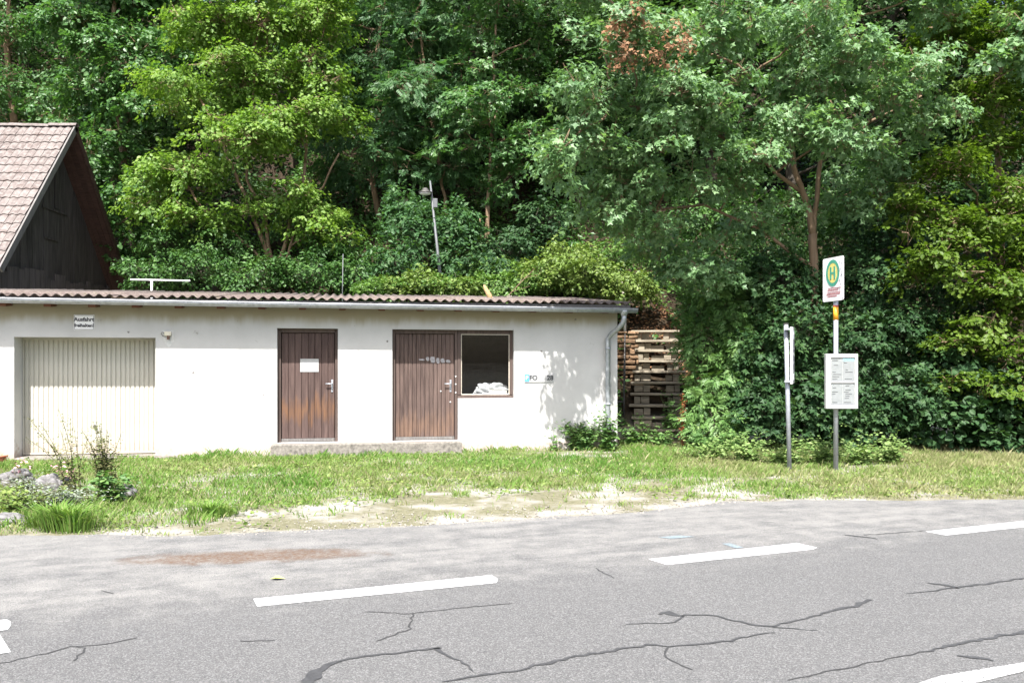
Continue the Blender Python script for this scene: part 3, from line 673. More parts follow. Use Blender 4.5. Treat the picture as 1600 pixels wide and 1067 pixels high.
sg = thing('parking_plate', 'narrow white number plate with blue P and FO 28 on the wall', 'sign', to_world((x0 + x1) / 2, -0.004, (z0 + z1) / 2), TH)
MB().box(-wdt / 2, wdt / 2, -0.012, 0.002, -hgt / 2 + .01, hgt / 2 - .01).build('plate', M['plate'], sg, bevel=0.003)
MB().box(-wdt / 2 + .006, -wdt / 2 + .1, -0.0155, -0.0115, -hgt / 2 + .025, hgt / 2 - .025).build('blue_field', M['blue'], sg)
link('lettering', text_mesh('P', 0.11, M['white'], 0.0015), sg, (-wdt / 2 + .052, -0.017, 0), (R(90), 0, 0))
link('lettering', text_mesh('FO', 0.13, M['black'], 0.0015, bold=0.004), sg, (-wdt / 2 + .185, -0.0135, 0), (R(90), 0, 0))
link('lettering', text_mesh('28', 0.13, M['black'], 0.0015, bold=0.004), sg, (wdt / 2 - .075, -0.0135, 0), (R(90), 0, 0))
x0, x1, z0, z1 = on_wall(469, 498, 560.5, 581, 0.15); wdt, hgt = x1 - x0, z1 - z0
pn = thing('paper_notice', 'white paper notice pinned to the darker plank door', 'notice', to_world((x0 + x1) / 2, 0.155, (z0 + z1) / 2), TH)
MB().box(-wdt / 2, wdt / 2, -0.004, -0.001, -hgt / 2, hgt / 2).build('sheet', M['plate'], pn)
for k in range(4): MB().box(-wdt * .36, wdt * (.3 if k % 2 else .36), -0.0062, -0.0042, hgt * (.26 - .17 * k), hgt * (.26 - .17 * k) + 0.004).build('text_line', M['paleprint'], pn)
x0, z0 = FX(262), FZ(262, 523)
wl = thing('wall_lamp', 'broken wall lamp fitting beside the garage door', 'lamp', to_world(x0, 0, z0), TH)
MB().box(-0.05, 0.07, -0.06, 0.0, -0.02, 0.06).build('housing', M['cream'], wl, bevel=0.01)
MB().tube([(0.02, -0.05, -0.02), (0.02, -0.05, -0.09)], 0.03, 0.024, n=10).build('lamp_socket', M['brown'], wl)
MB().tube([(-0.05, -0.03, 0.03), (-0.09, -0.05, 0.045), (-0.11, -0.05, 0.02), (-0.07, -0.055, -0.03), (-0.02, -0.06, -0.04)], 0.006, n=6).build('bracket_wire', M['darkmetal'], wl)
MB().prism([(-0.09, -0.001, 0.08), (0.1, -0.001, 0.08), (0.11, -0.001, -0.12), (0.02, -0.001, -0.24), (-0.07, -0.001, -0.12)], (0, -0.003, 0)).build('mortar_patch', flat('grey_mortar', (0.52, 0.52, 0.50), 0.9, var=0.15, scale=20, bmp=0.5), wl)

# ------------------------------------------------------------------ barn with tiled roof
YM, XV = 25.0, -12.18; RZ, EVZ, HD = 8.38, 4.05, 3.66
SL = math.hypot(HD, RZ - EVZ); ca, sa = HD / SL, (RZ - EVZ) / SL; XW = XV - 0.62; XB = -17.2
barn = thing('barn', 'old barn with steep clay tile roof and dark board gable', 'barn', (XW, YM, 0))
P = lambda x, y, z: (x - XW, y - YM, z)
MB().box(XB - XW, -0.06, -HD + 0.35, HD - 0.35, 0, EVZ - 0.2).build('wall', M['barnwood'], barn)
# roof decks (thickness under the tiles)
nrm = lambda sgn: Vector((0, sgn * sa, ca))
for sgn, nm in ((-1, 'roof_deck'), (1, 'roof_deck')):
    a = Vector(P(XV - 0.02, YM, RZ)); d = Vector((0, sgn * ca, -sa)); nn = nrm(sgn); q = Vector((XB - XV, 0, 0)); th = nn * -0.07
    p0, p1 = a, a + d * SL
    MB().hexa([p0 + th, p1 + th, p1 + th + q, p0 + th + q, p0, p1, p1 + q, p0 + q]).build(nm, M['soffit'], barn)
    # verge board
    e0 = a + Vector((0.005, 0, 0)) + nn * 0.05; e1 = e0 + d * (SL + 0.05); t2 = nn * -0.17; wx = Vector((0.045, 0, 0))
    MB().hexa([e0 + t2, e1 + t2, e1 + t2 + wx, e0 + t2 + wx, e0, e1, e1 + wx, e0 + wx]).build('verge_board', M['verge'] if sgn < 0 else M['soffit'], barn)
    if sgn > 0:
        for k in range(4):      # soffit boards seen under the far slope
            b0 = a + th * 1.02 + Vector((-0.02 - 0.155 * k, 0, 0)); w2 = Vector((-0.148, 0, 0)); t3 = nn * -0.022
            MB().hexa([b0 + t3, b0 + t3 + d * SL, b0 + t3 + d * SL + w2, b0 + t3 + w2, b0 - nn * 0.003, b0 - nn * 0.003 + d * SL, b0 - nn * 0.003 + d * SL + w2, b0 - nn * 0.003 + w2]).build('soffit_board', M['soffit'], barn)
# gable boards, each its own
yy = -HD + 0.25; k = 0
while yy < HD - 0.25:
    wv = random.uniform(0.24, 0.32); ya, yb = yy, min(yy + wv - 0.012, HD - 0.2)
    zt = lambda y: RZ - 0.10 - abs(y) * (RZ - EVZ) / HD
    pr = random.uniform(0, 0.02); zb = 2.9 + random.uniform(-0.02, 0.06)
    pts = [(-0.05, ya, zb), (-0.05, yb, zb), (-0.05, yb, zt(yb))] + ([(-0.05, 0, zt(0))] if ya < 0 < yb else []) + [(-0.05, ya, zt(ya))]
    MB().prism(pts, (0.035 + pr, 0, 0)).build('board', M['barnwood'], barn); yy += wv; k += 1
yy = -HD + 0.3
while yy < HD - 0.35:
    wv = random.uniform(0.24, 0.3); MB().box(0.02, 0.045, yy, yy + wv - 0.015, 2.4, 4.2 + random.uniform(-0.12, 0.12)).build('foot_board', M['barnwood2'], barn); yy += wv
MB().box(0.012, 0.03, -0.6, 0.75, 6.02, 6.08).build('batten', M['barnwood'], barn)
MB().box(0.012, 0.03, 0.05, 0.30, 6.12, 7.4).build('batten', M['barnwood'], barn); MB().box(0.012, 0.035, -0.5, 0.2, 5.2, 5.26).build('batten', M['barnwood'], barn)
# clay tiles
ROW, TWD = 0.335, 0.205
def tile():
    mb = MB(); n = 8; Lt = 0.40; dn = Vector((0, -ca, -sa)); nn = nrm(-1)
    for k in range(n + 1):
        q = k / n; x = TWD * (q - 0.5) * 1.03; hgt = 0.030 * (0.5 - 0.5 * math.cos(2 * math.pi * q)) + (0.012 if q > 0.9 else 0)
        for s_, hh in ((0.0, 0.004), (Lt, 0.034)):
            p = Vector((x, 0, 0)) + dn * s_ + nn * (hgt + hh); mb.v += [tuple(p), tuple(p - nn * 0.018)]
    for k in range(n):
        a, b_ = 4 * k, 4 * k + 4
        mb.f += [[a, b_, b_ + 2, a + 2], [a + 2, b_ + 2, b_ + 3, a + 3], [a + 1, a + 3, b_ + 3, b_ + 1]]
    mb.f += [[0, 2, 3, 1], [4 * n, 4 * n + 1, 4 * n + 3, 4 * n + 2]]
    return mb.mesh('roof_tile', M['tile'])
tm = tile()
for r_ in range(17):
    for c_ in range(16):
        x = XV - 0.06 - TWD * (c_ + 0.5) + random.uniform(-.008, .008); s_ = ROW * r_ + 0.05 + random.uniform(-.012, .012)
        o = link('roof_tile', tm, barn, P(x, YM - ca * s_ - sa * 0.012, RZ - sa * s_ + ca * 0.012), (random.uniform(-.012, .012), random.uniform(-.02, .02), random.uniform(-.012, .012)))
rm = MB(); n = 8
for x in (0, 0.40):
    for k in range(n + 1):
        q = math.pi * k / n; rr_ = 0.125 if x == 0 else 0.11
        rm.v += [(x, rr_ * math.cos(q), rr_ * math.sin(q) * 0.8), (x, (rr_ - .02) * math.cos(q), (rr_ - .02) * math.sin(q) * 0.8)]
m_ = 2 * (n + 1)
for k in range(n):
    a = 2 * k; rm.f += [[a, a + 2, m_ + a + 2, m_ + a], [a + 1, m_ + a + 1, m_ + a + 3, a + 3], [a, a + 1, a + 3, a + 2], [m_ + a, m_ + a + 2, m_ + a + 3, m_ + a + 1]]
rm = rm.mesh('ridge_tile', M['tile'])
for k in range(13): link('ridge_tile', rm, barn, P(XV - 0.34 - 0.37 * k, YM, RZ - 0.005 + random.uniform(-.01, .01)), (0, random.uniform(-.02, .02), 0))

# ------------------------------------------------------------------ stop signs
pb = G(1306, 735); 
bs = thing('bus_stop_sign', 'grey bus stop pole with round H sign and white timetable case', 'bus stop', (pb.x, pb.y, 0))
PX = lambda px: px * pb.y / FPX
Zv = lambda v: EYE - (v - HOR) * pb.y / FPX
MB().tube([(0, 0, -0.2), (0, 0, Zv(418))], 0.038, n=16).build('pole', M['galv'], bs, True)
MB().tube([(0, 0, Zv(500)), (0, 0, Zv(480))], 0.0405, n=16).build('orange_band', M['orange'], bs, True)
MB().tube([(0, 0, Zv(479.8)), (0, 0, Zv(477))], 0.0408, n=16).build('red_band', M['darkred'], bs, True)
an = R(-74); pl = bpy.data.objects.new('sign_plate', None); COL.objects.link(pl); pl.parent = bs; pl.location = (0, 0, Zv(436.5)); pl.rotation_euler = (0, 0, an)
def rrect(w_, h_, r_, n=5):
    pts = []
    for cx_, cz_, a0 in ((w_ / 2 - r_, h_ / 2 - r_, 0), (-w_ / 2 + r_, h_ / 2 - r_, 90), (-w_ / 2 + r_, -h_ / 2 + r_, 180), (w_ / 2 - r_, -h_ / 2 + r_, 270)):
        for k in range(n + 1):
            q = R(a0 + 90 * k / n); pts.append((cx_ + r_ * math.cos(q), cz_ + r_ * math.sin(q)))
    return pts
yf = -0.055
MB().prism([(x, yf, z) for x, z in rrect(0.53, 0.70, 0.03)], (0, 0.012, 0)).build('plate', M['white'], pl)
def ring(ro, ri, y, cz, n=40, dd=0.003):
    mb = MB()
    for k in range(n):
        a, b_ = 2 * math.pi * k / n, 2 * math.pi * (k + 1) / n
        mb.poly([(ro * math.cos(a), y, cz + ro * math.sin(a)), (ro * math.cos(b_), y, cz + ro * math.sin(b_)), (ri * math.cos(b_), y, cz + ri * math.sin(b_)), (ri * math.cos(a), y, cz + ri * math.sin(a))])
    return mb
MB().prism([(0.15 * math.cos(2 * math.pi * k / 40), yf - 0.001, 0.10 + 0.19 * math.sin(2 * math.pi * k / 40)) for k in range(40)], (0, -0.003, 0)).build('yellow_disc', M['yellow'], pl)
mb = MB()
for k in range(40):
    a, b_ = 2 * math.pi * k / 40, 2 * math.pi * (k + 1) / 40
    f_ = lambda q, r1_, r2_: (r1_ * math.cos(q), yf - 0.006, 0.10 + r2_ * math.sin(q))
    mb.poly([f_(a, .175, .215), f_(b_, .175, .215), f_(b_, .125, .16), f_(a, .125, .16)])
mb.build('green_ring', M['green'], pl)
hm = MB()
for a, b_, c, d in ((-.068, -.03, .0, .20), (.03, .068, .0, .20), (-.03, .03, .085, .115)): hm.box(a, b_, yf - .009, yf - .0042, c, d)
hm.build('letter_h', M['green'], pl)
for k in range(5):
    a = random.uniform(-.19, -.12); MB().box(a, random.uniform(.10, .22), yf - .004, yf - .001, -0.15 - .033 * k, -0.15 - .033 * k + random.uniform(.012, .02)).build('faded_print', M['red'], pl)
for k in range(46):
    a, c = random.uniform(-.25, .25), random.uniform(-.33, .33); w_, h_ = random.uniform(.004, .014), random.uniform(.006, .02)
    if a < 0.12 and k % 3: a = random.uniform(.16, .25)
    MB().box(a, a + w_, yf - .0105, yf - .0096 if abs(a) < .17 else yf - .0008, c, c + h_).build('dirt_speck', M['greyprint'], pl)
MB().tube([(0, 0, Zv(470)), (0, 0, Zv(462))], 0.046, n=14).build('pole_clamp', M['galv'], bs)
# timetable case
x0, x1 = PX(1286.5 - 1306), PX(1336 - 1306); z0, z1 = Zv(638), Zv(553); yf = -0.115
cs = MB().box(x0, x1, yf, -0.041, z0, z1).build('timetable_case', M['caseframe'], bs, bevel=0.006)
cs['label'] = 'white timetable case with two glazed panels'
wx = x1 - x0; mx = [x0 + wx * .15, x0 + wx * .90]; zm = z0 + (z1 - z0) * .485
for a, b_, c, d in ((x0 + .004, mx[0], z0 + .004, z1 - .004), (mx[1], x1 - .004, z0 + .004, z1 - .004), (mx[0], mx[1], z0 + .004, z0 + .065), (mx[0], mx[1], z1 - .06, z1 - .004), (mx[0], mx[1], zm - .012, zm + .012)):
    MB().box(a, b_, yf - .02, yf - .001, c, d).build('frame_bar', M['caseframe'], cs, bevel=0.003)
    
for za, zb in ((z0 + .067, zm - .014), (zm + .014, z1 - .062)):
    MB().box(mx[0] + .002, mx[1] - .002, yf - .0085, yf - .006, za, zb).build('pane', M['glass'], cs)
    mm = (mx[0] + mx[1]) / 2
    for a, b_ in ((mx[0] + .008, mm - .004), (mm + .003, mx[1] - .008)):
        pg = MB().box(a, b_, yf - .0045, yf - .002, za + .008, zb - .008).build('paper_sheet', M['casepaper'], cs)
        for k in range(9):
            l0 = a + .012 + random.uniform(0, .03); zz = za + .03 + (zb - za - .08) * k / 8
            if random.random() < .75: MB().box(l0, min(b_ - .01, l0 + random.uniform(.04, .13)), yf - .0056, yf - .0047, zz, zz + .009).build('print_line', M['black'], cs)
    MB().box(mx[0] + .001, mx[1] - .001, yf - .021, yf - .009, za - .001, za + .005).build('seal', M['greyprint'], cs)
MB().box((mx[0] + mx[1]) / 2 + .003, mx[1] - .008, yf - .0058, yf - .0048, z1 - .115, z1 - .075).build('blue_header', M['skyblue'], cs)
for k in range(16): 
    a = x0 + random.uniform(.006, .06); c = random.uniform(z0 + .05, z1 - .02); MB().box(a, a + random.uniform(.003, .008), yf - .0212, yf - .0195, c, c + random.uniform(.006, .03)).build('dirt_speck', M['greyprint'], cs)

p2_ = G(1234, 735)
ns = thing('notice_post', 'shorter grey pole with a narrow notice case turned edge on', 'post', (p2_.x, p2_.y, 0))
Zv = lambda v: EYE - (v - HOR) * p2_.y / FPX
top = Vector((-0.06, 0, Zv(507)))
MB().tube([(0, 0, -0.2), tuple(top)], 0.036, n=14).build('pole', M['galv'], ns, True)
MB().tube([tuple(top), tuple(top + Vector((0, 0, .02)))], 0.04, n=14).build('cap', M['darkmetal'], ns)
ca_ = bpy.data.objects.new('notice_case', None); COL.objects.link(ca_); ca_.parent = ns; ca_.location = (-0.035, -0.02, 0); ca_.rotation_euler = (0, R(-1.4), R(70))
z0, z1 = Zv(600), Zv(511)
MB().box(-0.03, 0.52, -0.075, -0.035, z0, z1).build('case', M['caseframe'], ca_, bevel=0.004)
for k, (a, b_, c, d) in enumerate(((0.02, .47, z0 + .05, z0 + .16), (0.02, .47, z0 + .18, z1 - .22), (0.02, .47, z1 - .20, z1 - .05))):
    MB().box(a, b_, -.0785, -.0755, c, d).build('notice_sheet', (M['paleprint'], M['greyprint'], M['paleprint'])[k], ca_)
    for q in range(6):
        zz = c + (d - c) * random.random() * .85; MB().box(a + .05 + .06 * q, a + .08 + .06 * q, -.080, -.0788, zz, zz + random.uniform(.01, .05)).build('print_line', M['papercream'], ca_)
for zz in (z0 + .03, z1 - .05): MB().box(-0.05, 0.1, -0.034, 0.05, zz, zz + .03).build('clamp', M['galv'], ca_)

M['lampgrey'] = flat('dull_lamp_grey', (0.11, 0.115, 0.12), 0.6, 0.3, 0.15, 20)
# ------------------------------------------------------------------ lamp post, rods, stairs
b = A(688, 432, 24.0); zb = tz(b.x, b.y); t_ = A(672, 283, 24.0)
lp = thing('lamp_post', 'slender leaning street lamp rising from the bushes on the slope', 'street lamp', (b.x, b.y, zb))
d = t_ - b; dirn = d.normalized(); base = Vector((0, 0, 0)) - dirn * 0.0; s0 = (b.z - zb)
foot = -dirn * (s0 / dirn.z) + Vector((0, 0, s0)); 
MB().tube([tuple(foot - dirn * .2), tuple(Vector((0, 0, s0))), tuple(Vector((0, 0, s0)) + d)], 0, radii=[0.05, 0.045, 0.025], n=10).build('pole', M['lampgrey'], lp, True)
hd = A(672, 301, 24.0) - Vector((b.x, b.y, zb))
MB().tube([tuple(hd + Vector((-.12, -.08, .11))), tuple(hd + Vector((-.12, -.08, .09))), tuple(hd + Vector((-.12, -.08, .02))), tuple(hd + Vector((-.12, -.08, 0))), tuple(hd + Vector((-.12, -.08, -.03)))], 0, radii=[.03, .07, .10, .18, .185], n=20).build('lamp_shade', M['darkmetal'], lp, True)
MB().tube([tuple(hd + Vector((-.12, -.08, -.03))), tuple(hd + Vector((-.12, -.08, -.07))), tuple(hd + Vector((-.12, -.08, -.09)))], 0, radii=[.17, .12, .04], n=20).build('diffuser', M['white'], lp, True)
bx_ = A(681, 318, 24.0) - Vector((b.x, b.y, zb)); MB().box(bx_.x - .07, bx_.x + .05, bx_.y - .07, bx_.y + .02, bx_.z - .12, bx_.z + .12).build('junction_box', M['lampgrey'], lp, bevel=.01)

def rod(name, label, cat, u0, v0, u1, v1, Y, r_, mat, extra=None):
    a, c = A(u0, v0, Y), A(u1, v1, Y); z = tz(a.x, a.y); low = Vector((a.x, a.y, z))
    t = thing(name, label, cat, tuple(low))
    MB().tube([(0, 0, -.1), tuple(a - low), tuple(c - low)], r_, n=8).build('pole', mat, t, True)
    if extra: extra(t, low)
    return t
def cross(t, low):
    a, c = A(204, 437, 22.6) - low, A(297, 439, 22.6) - low
    MB().tube([tuple(a), tuple(c)], .022, n=8).build('crossbar', M['white'], t, True)
rod('clothes_post', 'white T-shaped metal post with thin crossbar beside the barn', 'post', 237, 455, 237, 438, 22.6, .03, M['white'], cross)
rod('marker_rod', 'thin pale upright rod standing behind the middle of the roof', 'rod', 535, 458, 536, 397, 22.3, .011, M['lampgrey'])
rod('guy_rod', 'pale leaning rod behind the right end of the roof', 'rod', 976, 474, 971, 441, 20.6 + 2.3, .03, M['paling'])

# stairs: eleven planks on blocks, climbing beside the building
NS = 11; sb = Vector((3.10, 19.0, 0.085)); st_ = Vector((3.57, 22.2, 2.585)); ax = Vector((st_.x - sb.x, st_.y - sb.y, 0)); sang = math.atan2(-ax.x, ax.y)
stair = thing('wooden_stairs', 'steep weathered plank stairs climbing the slope beside the building', 'stairs', (sb.x, sb.y, 0), sang)
run = ax.length / (NS - 1)
for k in range(NS):
    z = sb.z + 0.25 * k; y = run * k; wj = random.uniform(-.04, .04)
    MB().box(-0.60 + wj, 0.60 + wj * 2, -0.05, 0.25, -0.055, 0).build('tread', M['stairwood'], stair, bevel=0.016, loc=(0, y + random.uniform(-.02, .02), z), rot=(random.uniform(-.02, .02), random.uniform(-.014, .014), random.uniform(-.025, .025)))
    if k:
        for xa, xb in ((-0.52, -0.14 + random.uniform(-.05, .02)), (0.20 + random.uniform(-.03, .06), 0.52)):
            xm = xa + (xb - xa) * random.uniform(.35, .65)
            MB().box(xa, xm - .006, y + random.uniform(0, .05), y + 0.16, z - 0.25 + .012, z - 0.075 - random.uniform(0, .03)).build('block', M['stairwood'], stair, bevel=0.01)
            MB().box(xm + .006, xb, y + random.uniform(.01, .07), y + 0.16, z - 0.25 + .012, z - 0.075).build('block', M['stairwood'], stair, bevel=0.01)
        if k in (1, 2, 7, 8, 9): MB().box(-0.12, 0.18, y + 0.05, y + 0.12, z - 0.25 + .002, z - 0.13).build('riser_board', M['stairwood'], stair, bevel=0.008)
MB().box(-0.62, 0.62, -0.05, 0.3, -0.12, 0.025).build('footing', M['concrete'], stair, bevel=0.015)
rl = thing('stair_railing', 'rusty thin iron railing on the left side of the stairs', 'railing', (sb.x, sb.y, 0), sang)
slope = 0.25 / run
for y in (0.9, 1.9, 2.9): MB().tube([(-0.74, y, slope * y - .5), (-0.74, y, slope * y + 0.85)], 0.018, n=8).build('baluster', M['darkmetal'], rl, True)
for dz in (0.45, 0.85): MB().tube([(-0.74, 0.8, slope * 0.8 + dz), (-0.74, 3.0, slope * 3.0 + dz)], 0.016, n=8).build('rail', M['darkmetal'], rl, True)
MB().tube([(-0.74, 0.9, slope * .9 + .2), (-1.1, 0.9, slope * .9 + .2)], 0.016, n=8).build('rail', M['darkmetal'], rl, True)
# retaining wall of rough stones between building and stairs
rw_ = thing('retaining_wall', 'rough orange sandstone retaining wall between building and stairs', 'wall', (2.72, 21.15, 0), sang)
stone = flat('orange_sandstone', (0.17, 0.105, 0.058), 0.95, var=0.5, scale=14, bmp=0.8)
z = 0.1; k = 0
while z < 2.5:
    hgt = random.uniform(.09, .2); x = -0.75 - random.uniform(0, .2)
    while x < 0.2:
        wv = random.uniform(.14, .4); hh = hgt * random.uniform(.8, 1.0); xe = min(x + wv - .015, .26)
        j = lambda q=.022: random.uniform(-q, q)
        y0 = random.uniform(-.07, .02)
        MB().hexa([(x + j(), y0 + j(), z + abs(j())), (xe + j(), y0 + j(), z + abs(j())), (xe, .25, z), (x, .25, z), (x + j(), y0 + j(), z + hh - abs(j())), (xe + j(), y0 + j(), z + hh - abs(j())), (xe, .25, z + hh), (x, .25, z + hh)]).build('stone', stone, rw_, bevel=.02); x += wv
    z += hgt; k += 1

# ------------------------------------------------------------------ foliage tools
def unit(a): return a / np.maximum(np.linalg.norm(a, axis=-1, keepdims=True), 1e-9)
T_RHOMB = (np.array([(0, 0, 0), (0.42, 0.30, 0.05), (1, 0, -0.06), (0.42, -0.30, 0.05)]), np.array([(0, 2, 1), (0, 3, 2)]))
T_ROUND = (np.array([(0, 0, 0), (0.25, 0.34, 0.05), (0.68, 0.33, 0.04), (1, 0, -0.08), (0.68, -0.33, 0.04), (0.25, -0.34, 0.05)]), np.array([(0, 3, 1), (1, 3, 2), (0, 5, 3), (5, 4, 3)]))
_mp = [(0, 0), (0.27, -0.27), (0.46, -0.54), (0.55, -0.20), (1.0, 0.0), (0.55, 0.20), (0.46, 0.54), (0.27, 0.27)]
T_MAPLE = (np.array([(0.33, 0, -0.05)] + [(a, b, 0.07 * abs(b) - 0.10 * a * a) for a, b in _mp]), np.array([(0, 1 + k, 1 + (k + 1) % 8) for k in range(8)]))
def _pin(npair=4):
    V = []; Fc = []
    for k in range(npair):
        x = 0.2 + 0.62 * k / npair
        for s in (1, -1):
            b = len(V); d = np.array([0.45, 0.9 * s, -0.25]); d = d / np.linalg.norm(d) * 0.36; pnt = np.array([x, 0, 0]); sd = np.array([0.9, -0.45 * s, 0]) * 0.075
            V += [pnt, pnt + d * 0.45 + sd, pnt + d, pnt + d * 0.45 - sd]; Fc += [(b, b + 1, b + 2), (b, b + 2, b + 3)]
    b = len(V); V += [np.array([0.8, 0, 0]), np.array([0.95, 0.08, 0]), np.array([1.2, 0, -0.06]), np.array([0.95, -0.08, 0])]; Fc += [(b, b + 2, b + 1), (b, b + 3, b + 2)]
    return np.array(V), np.array(Fc)
T_PIN = _pin()
def place(tmpl, pos, d, nrm_, scale, tone, bend=None):
    """copies of a leaf template: d = direction, nrm_ = upper side"""
    tv, tf = tmpl; d = unit(d); y = unit(np.cross(nrm_, d)); z = np.cross(d, y); k = len(tv)
    V = pos[:, None, :] + scale[:, None, None] * (tv[None, :, 0:1] * d[:, None, :] + tv[None, :, 1:2] * y[:, None, :] + tv[None, :, 2:3] * z[:, None, :])
    Fc = tf[None] + (np.arange(len(pos)) * k)[:, None, None]
    return V.reshape(-1, 3), Fc.reshape(-1, 3), np.repeat(tone, k)
def twig_mesh(name, P0, P1, P2, r0, r1, mat):
    """many three-sided twigs, each through three points"""
    n = len(P0); pts = np.stack([P0, P1, P2], 1); rr = np.array([r0, (r0 + r1) / 2, r1]) if np.isscalar(r0) else np.stack([r0, (r0 + r1) / 2, r1], 1)
    t = unit(P2 - P0); a = unit(np.cross(t, np.tile([0.3, 0.2, 0.93], (n, 1)))); c = np.cross(t, a); V = []
    for k in range(3):
        q = 2 * math.pi * k / 3; off = a * math.cos(q) + c * math.sin(q); R_ = rr[None, :, None] if rr.ndim == 1 else rr[:, :, None]
        V.append(pts + off[:, None, :] * R_)
    V = np.stack(V, 2).reshape(-1, 3); base = (np.arange(n) * 9)[:, None]; Fc = []
    for s in range(2):
        for k in range(3): Fc.append(base + np.array([s * 3 + k, s * 3 + (k + 1) % 3, s * 3 + 3 + (k + 1) % 3, s * 3 + 3 + k]))
    return np_mesh(name, V, np.concatenate(Fc), mat, np.zeros(len(V)))
def sprays(r, lobes, n, leaves, slen, swid, droop, flatn, shell, thick=0.05, upn=1.0, minr=0.45):
    """leaf positions/directions/normals of n flat sprays spread through ellipsoid lobes (cx,cy,cz,rx,ry,rz)"""
    lo = np.array(lobes); wgt = (lo[:, 3] * lo[:, 4] * lo[:, 5]) ** 0.67; li = r.choice(len(lo), n, p=wgt / wgt.sum()); q = lo[li]
    dirn = unit(r.normal(size=(n, 3)) * [1, 1, 0.9]); rad = (minr ** 3 + (1 - minr ** 3) * r.random(n)) ** (1 / shell) * r.uniform(0.85, 1.12, n)
    p = q[:, :3] + dirn * q[:, 3:6] * rad[:, None]
    ax_ = unit(dirn * [1, 1, 0.35] + r.normal(size=(n, 3)) * 0.35 + [0, 0, -droop]); up = np.array([0, 0, 1.0])
    side = unit(np.cross(up, ax_)); nu = np.cross(ax_, side)
    ln = slen * r.uniform(0.6, 1.35, n); t = r.random((n, leaves)) ** 0.8; w_ = (r.random((n, leaves)) * 2 - 1) * (1.05 - 0.75 * t) * swid
    pos = p[:, None] + ax_[:, None] * (t * ln[:, None] - 0.35 * ln[:, None])[..., None] + side[:, None] * w_[..., None] + nu[:, None] * (r.normal(size=(n, leaves)) * thick)[..., None] - up * (droop * 0.5 * ln[:, None] * t * t)[..., None]
    d = ax_[:, None] * 0.55 + side[:, None] * (np.sign(w_) * 0.75)[..., None] + r.normal(size=(n, leaves, 3)) * 0.35 + [0, 0, -0.25 - droop * 0.3]
    nn = nu[:, None] * upn + dirn[:, None] * 0.45 + r.normal(size=(n, leaves, 3)) * flatn
    tip = np.repeat(r.random(n), leaves)
    return pos.reshape(-1, 3), d.reshape(-1, 3), nn.reshape(-1, 3), p, q[:, :3], tip
def clumps(r, lobes, k=5, f=0.58):
    out = []
    for lo in lobes:
        lo = np.array(lo)
        for _ in range(k):
            d = unit(r.normal(size=3)); s_ = f * r.uniform(.75, 1.2); out.append(tuple(lo[:3] + d * lo[3:6] * r.uniform(.5, .85)) + tuple(lo[3:6] * s_ * [1, 1, .8]))
    return out
def leafy(name, r, lobes, n, leaves, slen, swid, size, tmpl, mat, parent, droop=0.15, flatn=0.45, shell=2.6, thick=0.05, twig=0.008, tw_mat=None, lift=0.0, minr=0.45, part='crown', origin=None, clump=0):
    if clump: lobes = clumps(r, lobes, clump)
    pos, d, nn, p, c, tip = sprays(r, lobes, n, leaves, slen, swid, droop, flatn, shell, thick, minr=minr)
    org = np.array(origin if origin is not None else (0, 0, 0))
    k = len(pos); tone = np.clip(0.25 + 0.5 * r.random(k) + 0.45 * (tip - 0.5), 0, 1)
    keep = pos[:, 2] > TZ(pos[:, 0], pos[:, 1]) + 0.02
    V, Fc, tn = place(tmpl, pos[keep] - org, d[keep], nn[keep], size * r.uniform(0.45, 1.35, keep.sum()), tone[keep])
    o = link(part, np_mesh(name + '_leaves', V, Fc, mat, tn), parent); o['kind'] = 'stuff'
    if twig:
        mid = (p + c) / 2 + r.normal(size=p.shape) * 0.12 - [0, 0, 0.05]; gz = TZ(p[:, 0], p[:, 1]); kk = p[:, 2] > gz
        st_ = c * 0.75 + p * 0.25; st_[:, 2] -= 0.1
        o2 = link('twigs', twig_mesh(name + '_twigs', st_[kk] - org, mid[kk] - org, p[kk] - org, twig, twig * 0.4, tw_mat or M['bark']), parent); o2['kind'] = 'stuff'
    return o
def lob(u, v, ru, rv, Y, ry=None):
    c = A(u, v, Y); return (c.x, c.y, c.z, ru * Y / FPX, ry if ry else (ru + rv) / 2 * Y / FPX, rv * Y / FPX)
def wob(a, b, n, amp, r):
    """slightly crooked path from a to b"""
    a, b = Vector(a), Vector(b); out = []; L_ = (b - a).length
    for i in range(n + 1):
        t = i / n; k = math.sin(math.pi * t); out.append(a.lerp(b, t) + Vector((r.normal(), r.normal(), r.normal() * .3)) * amp * L_ * k)
    return out
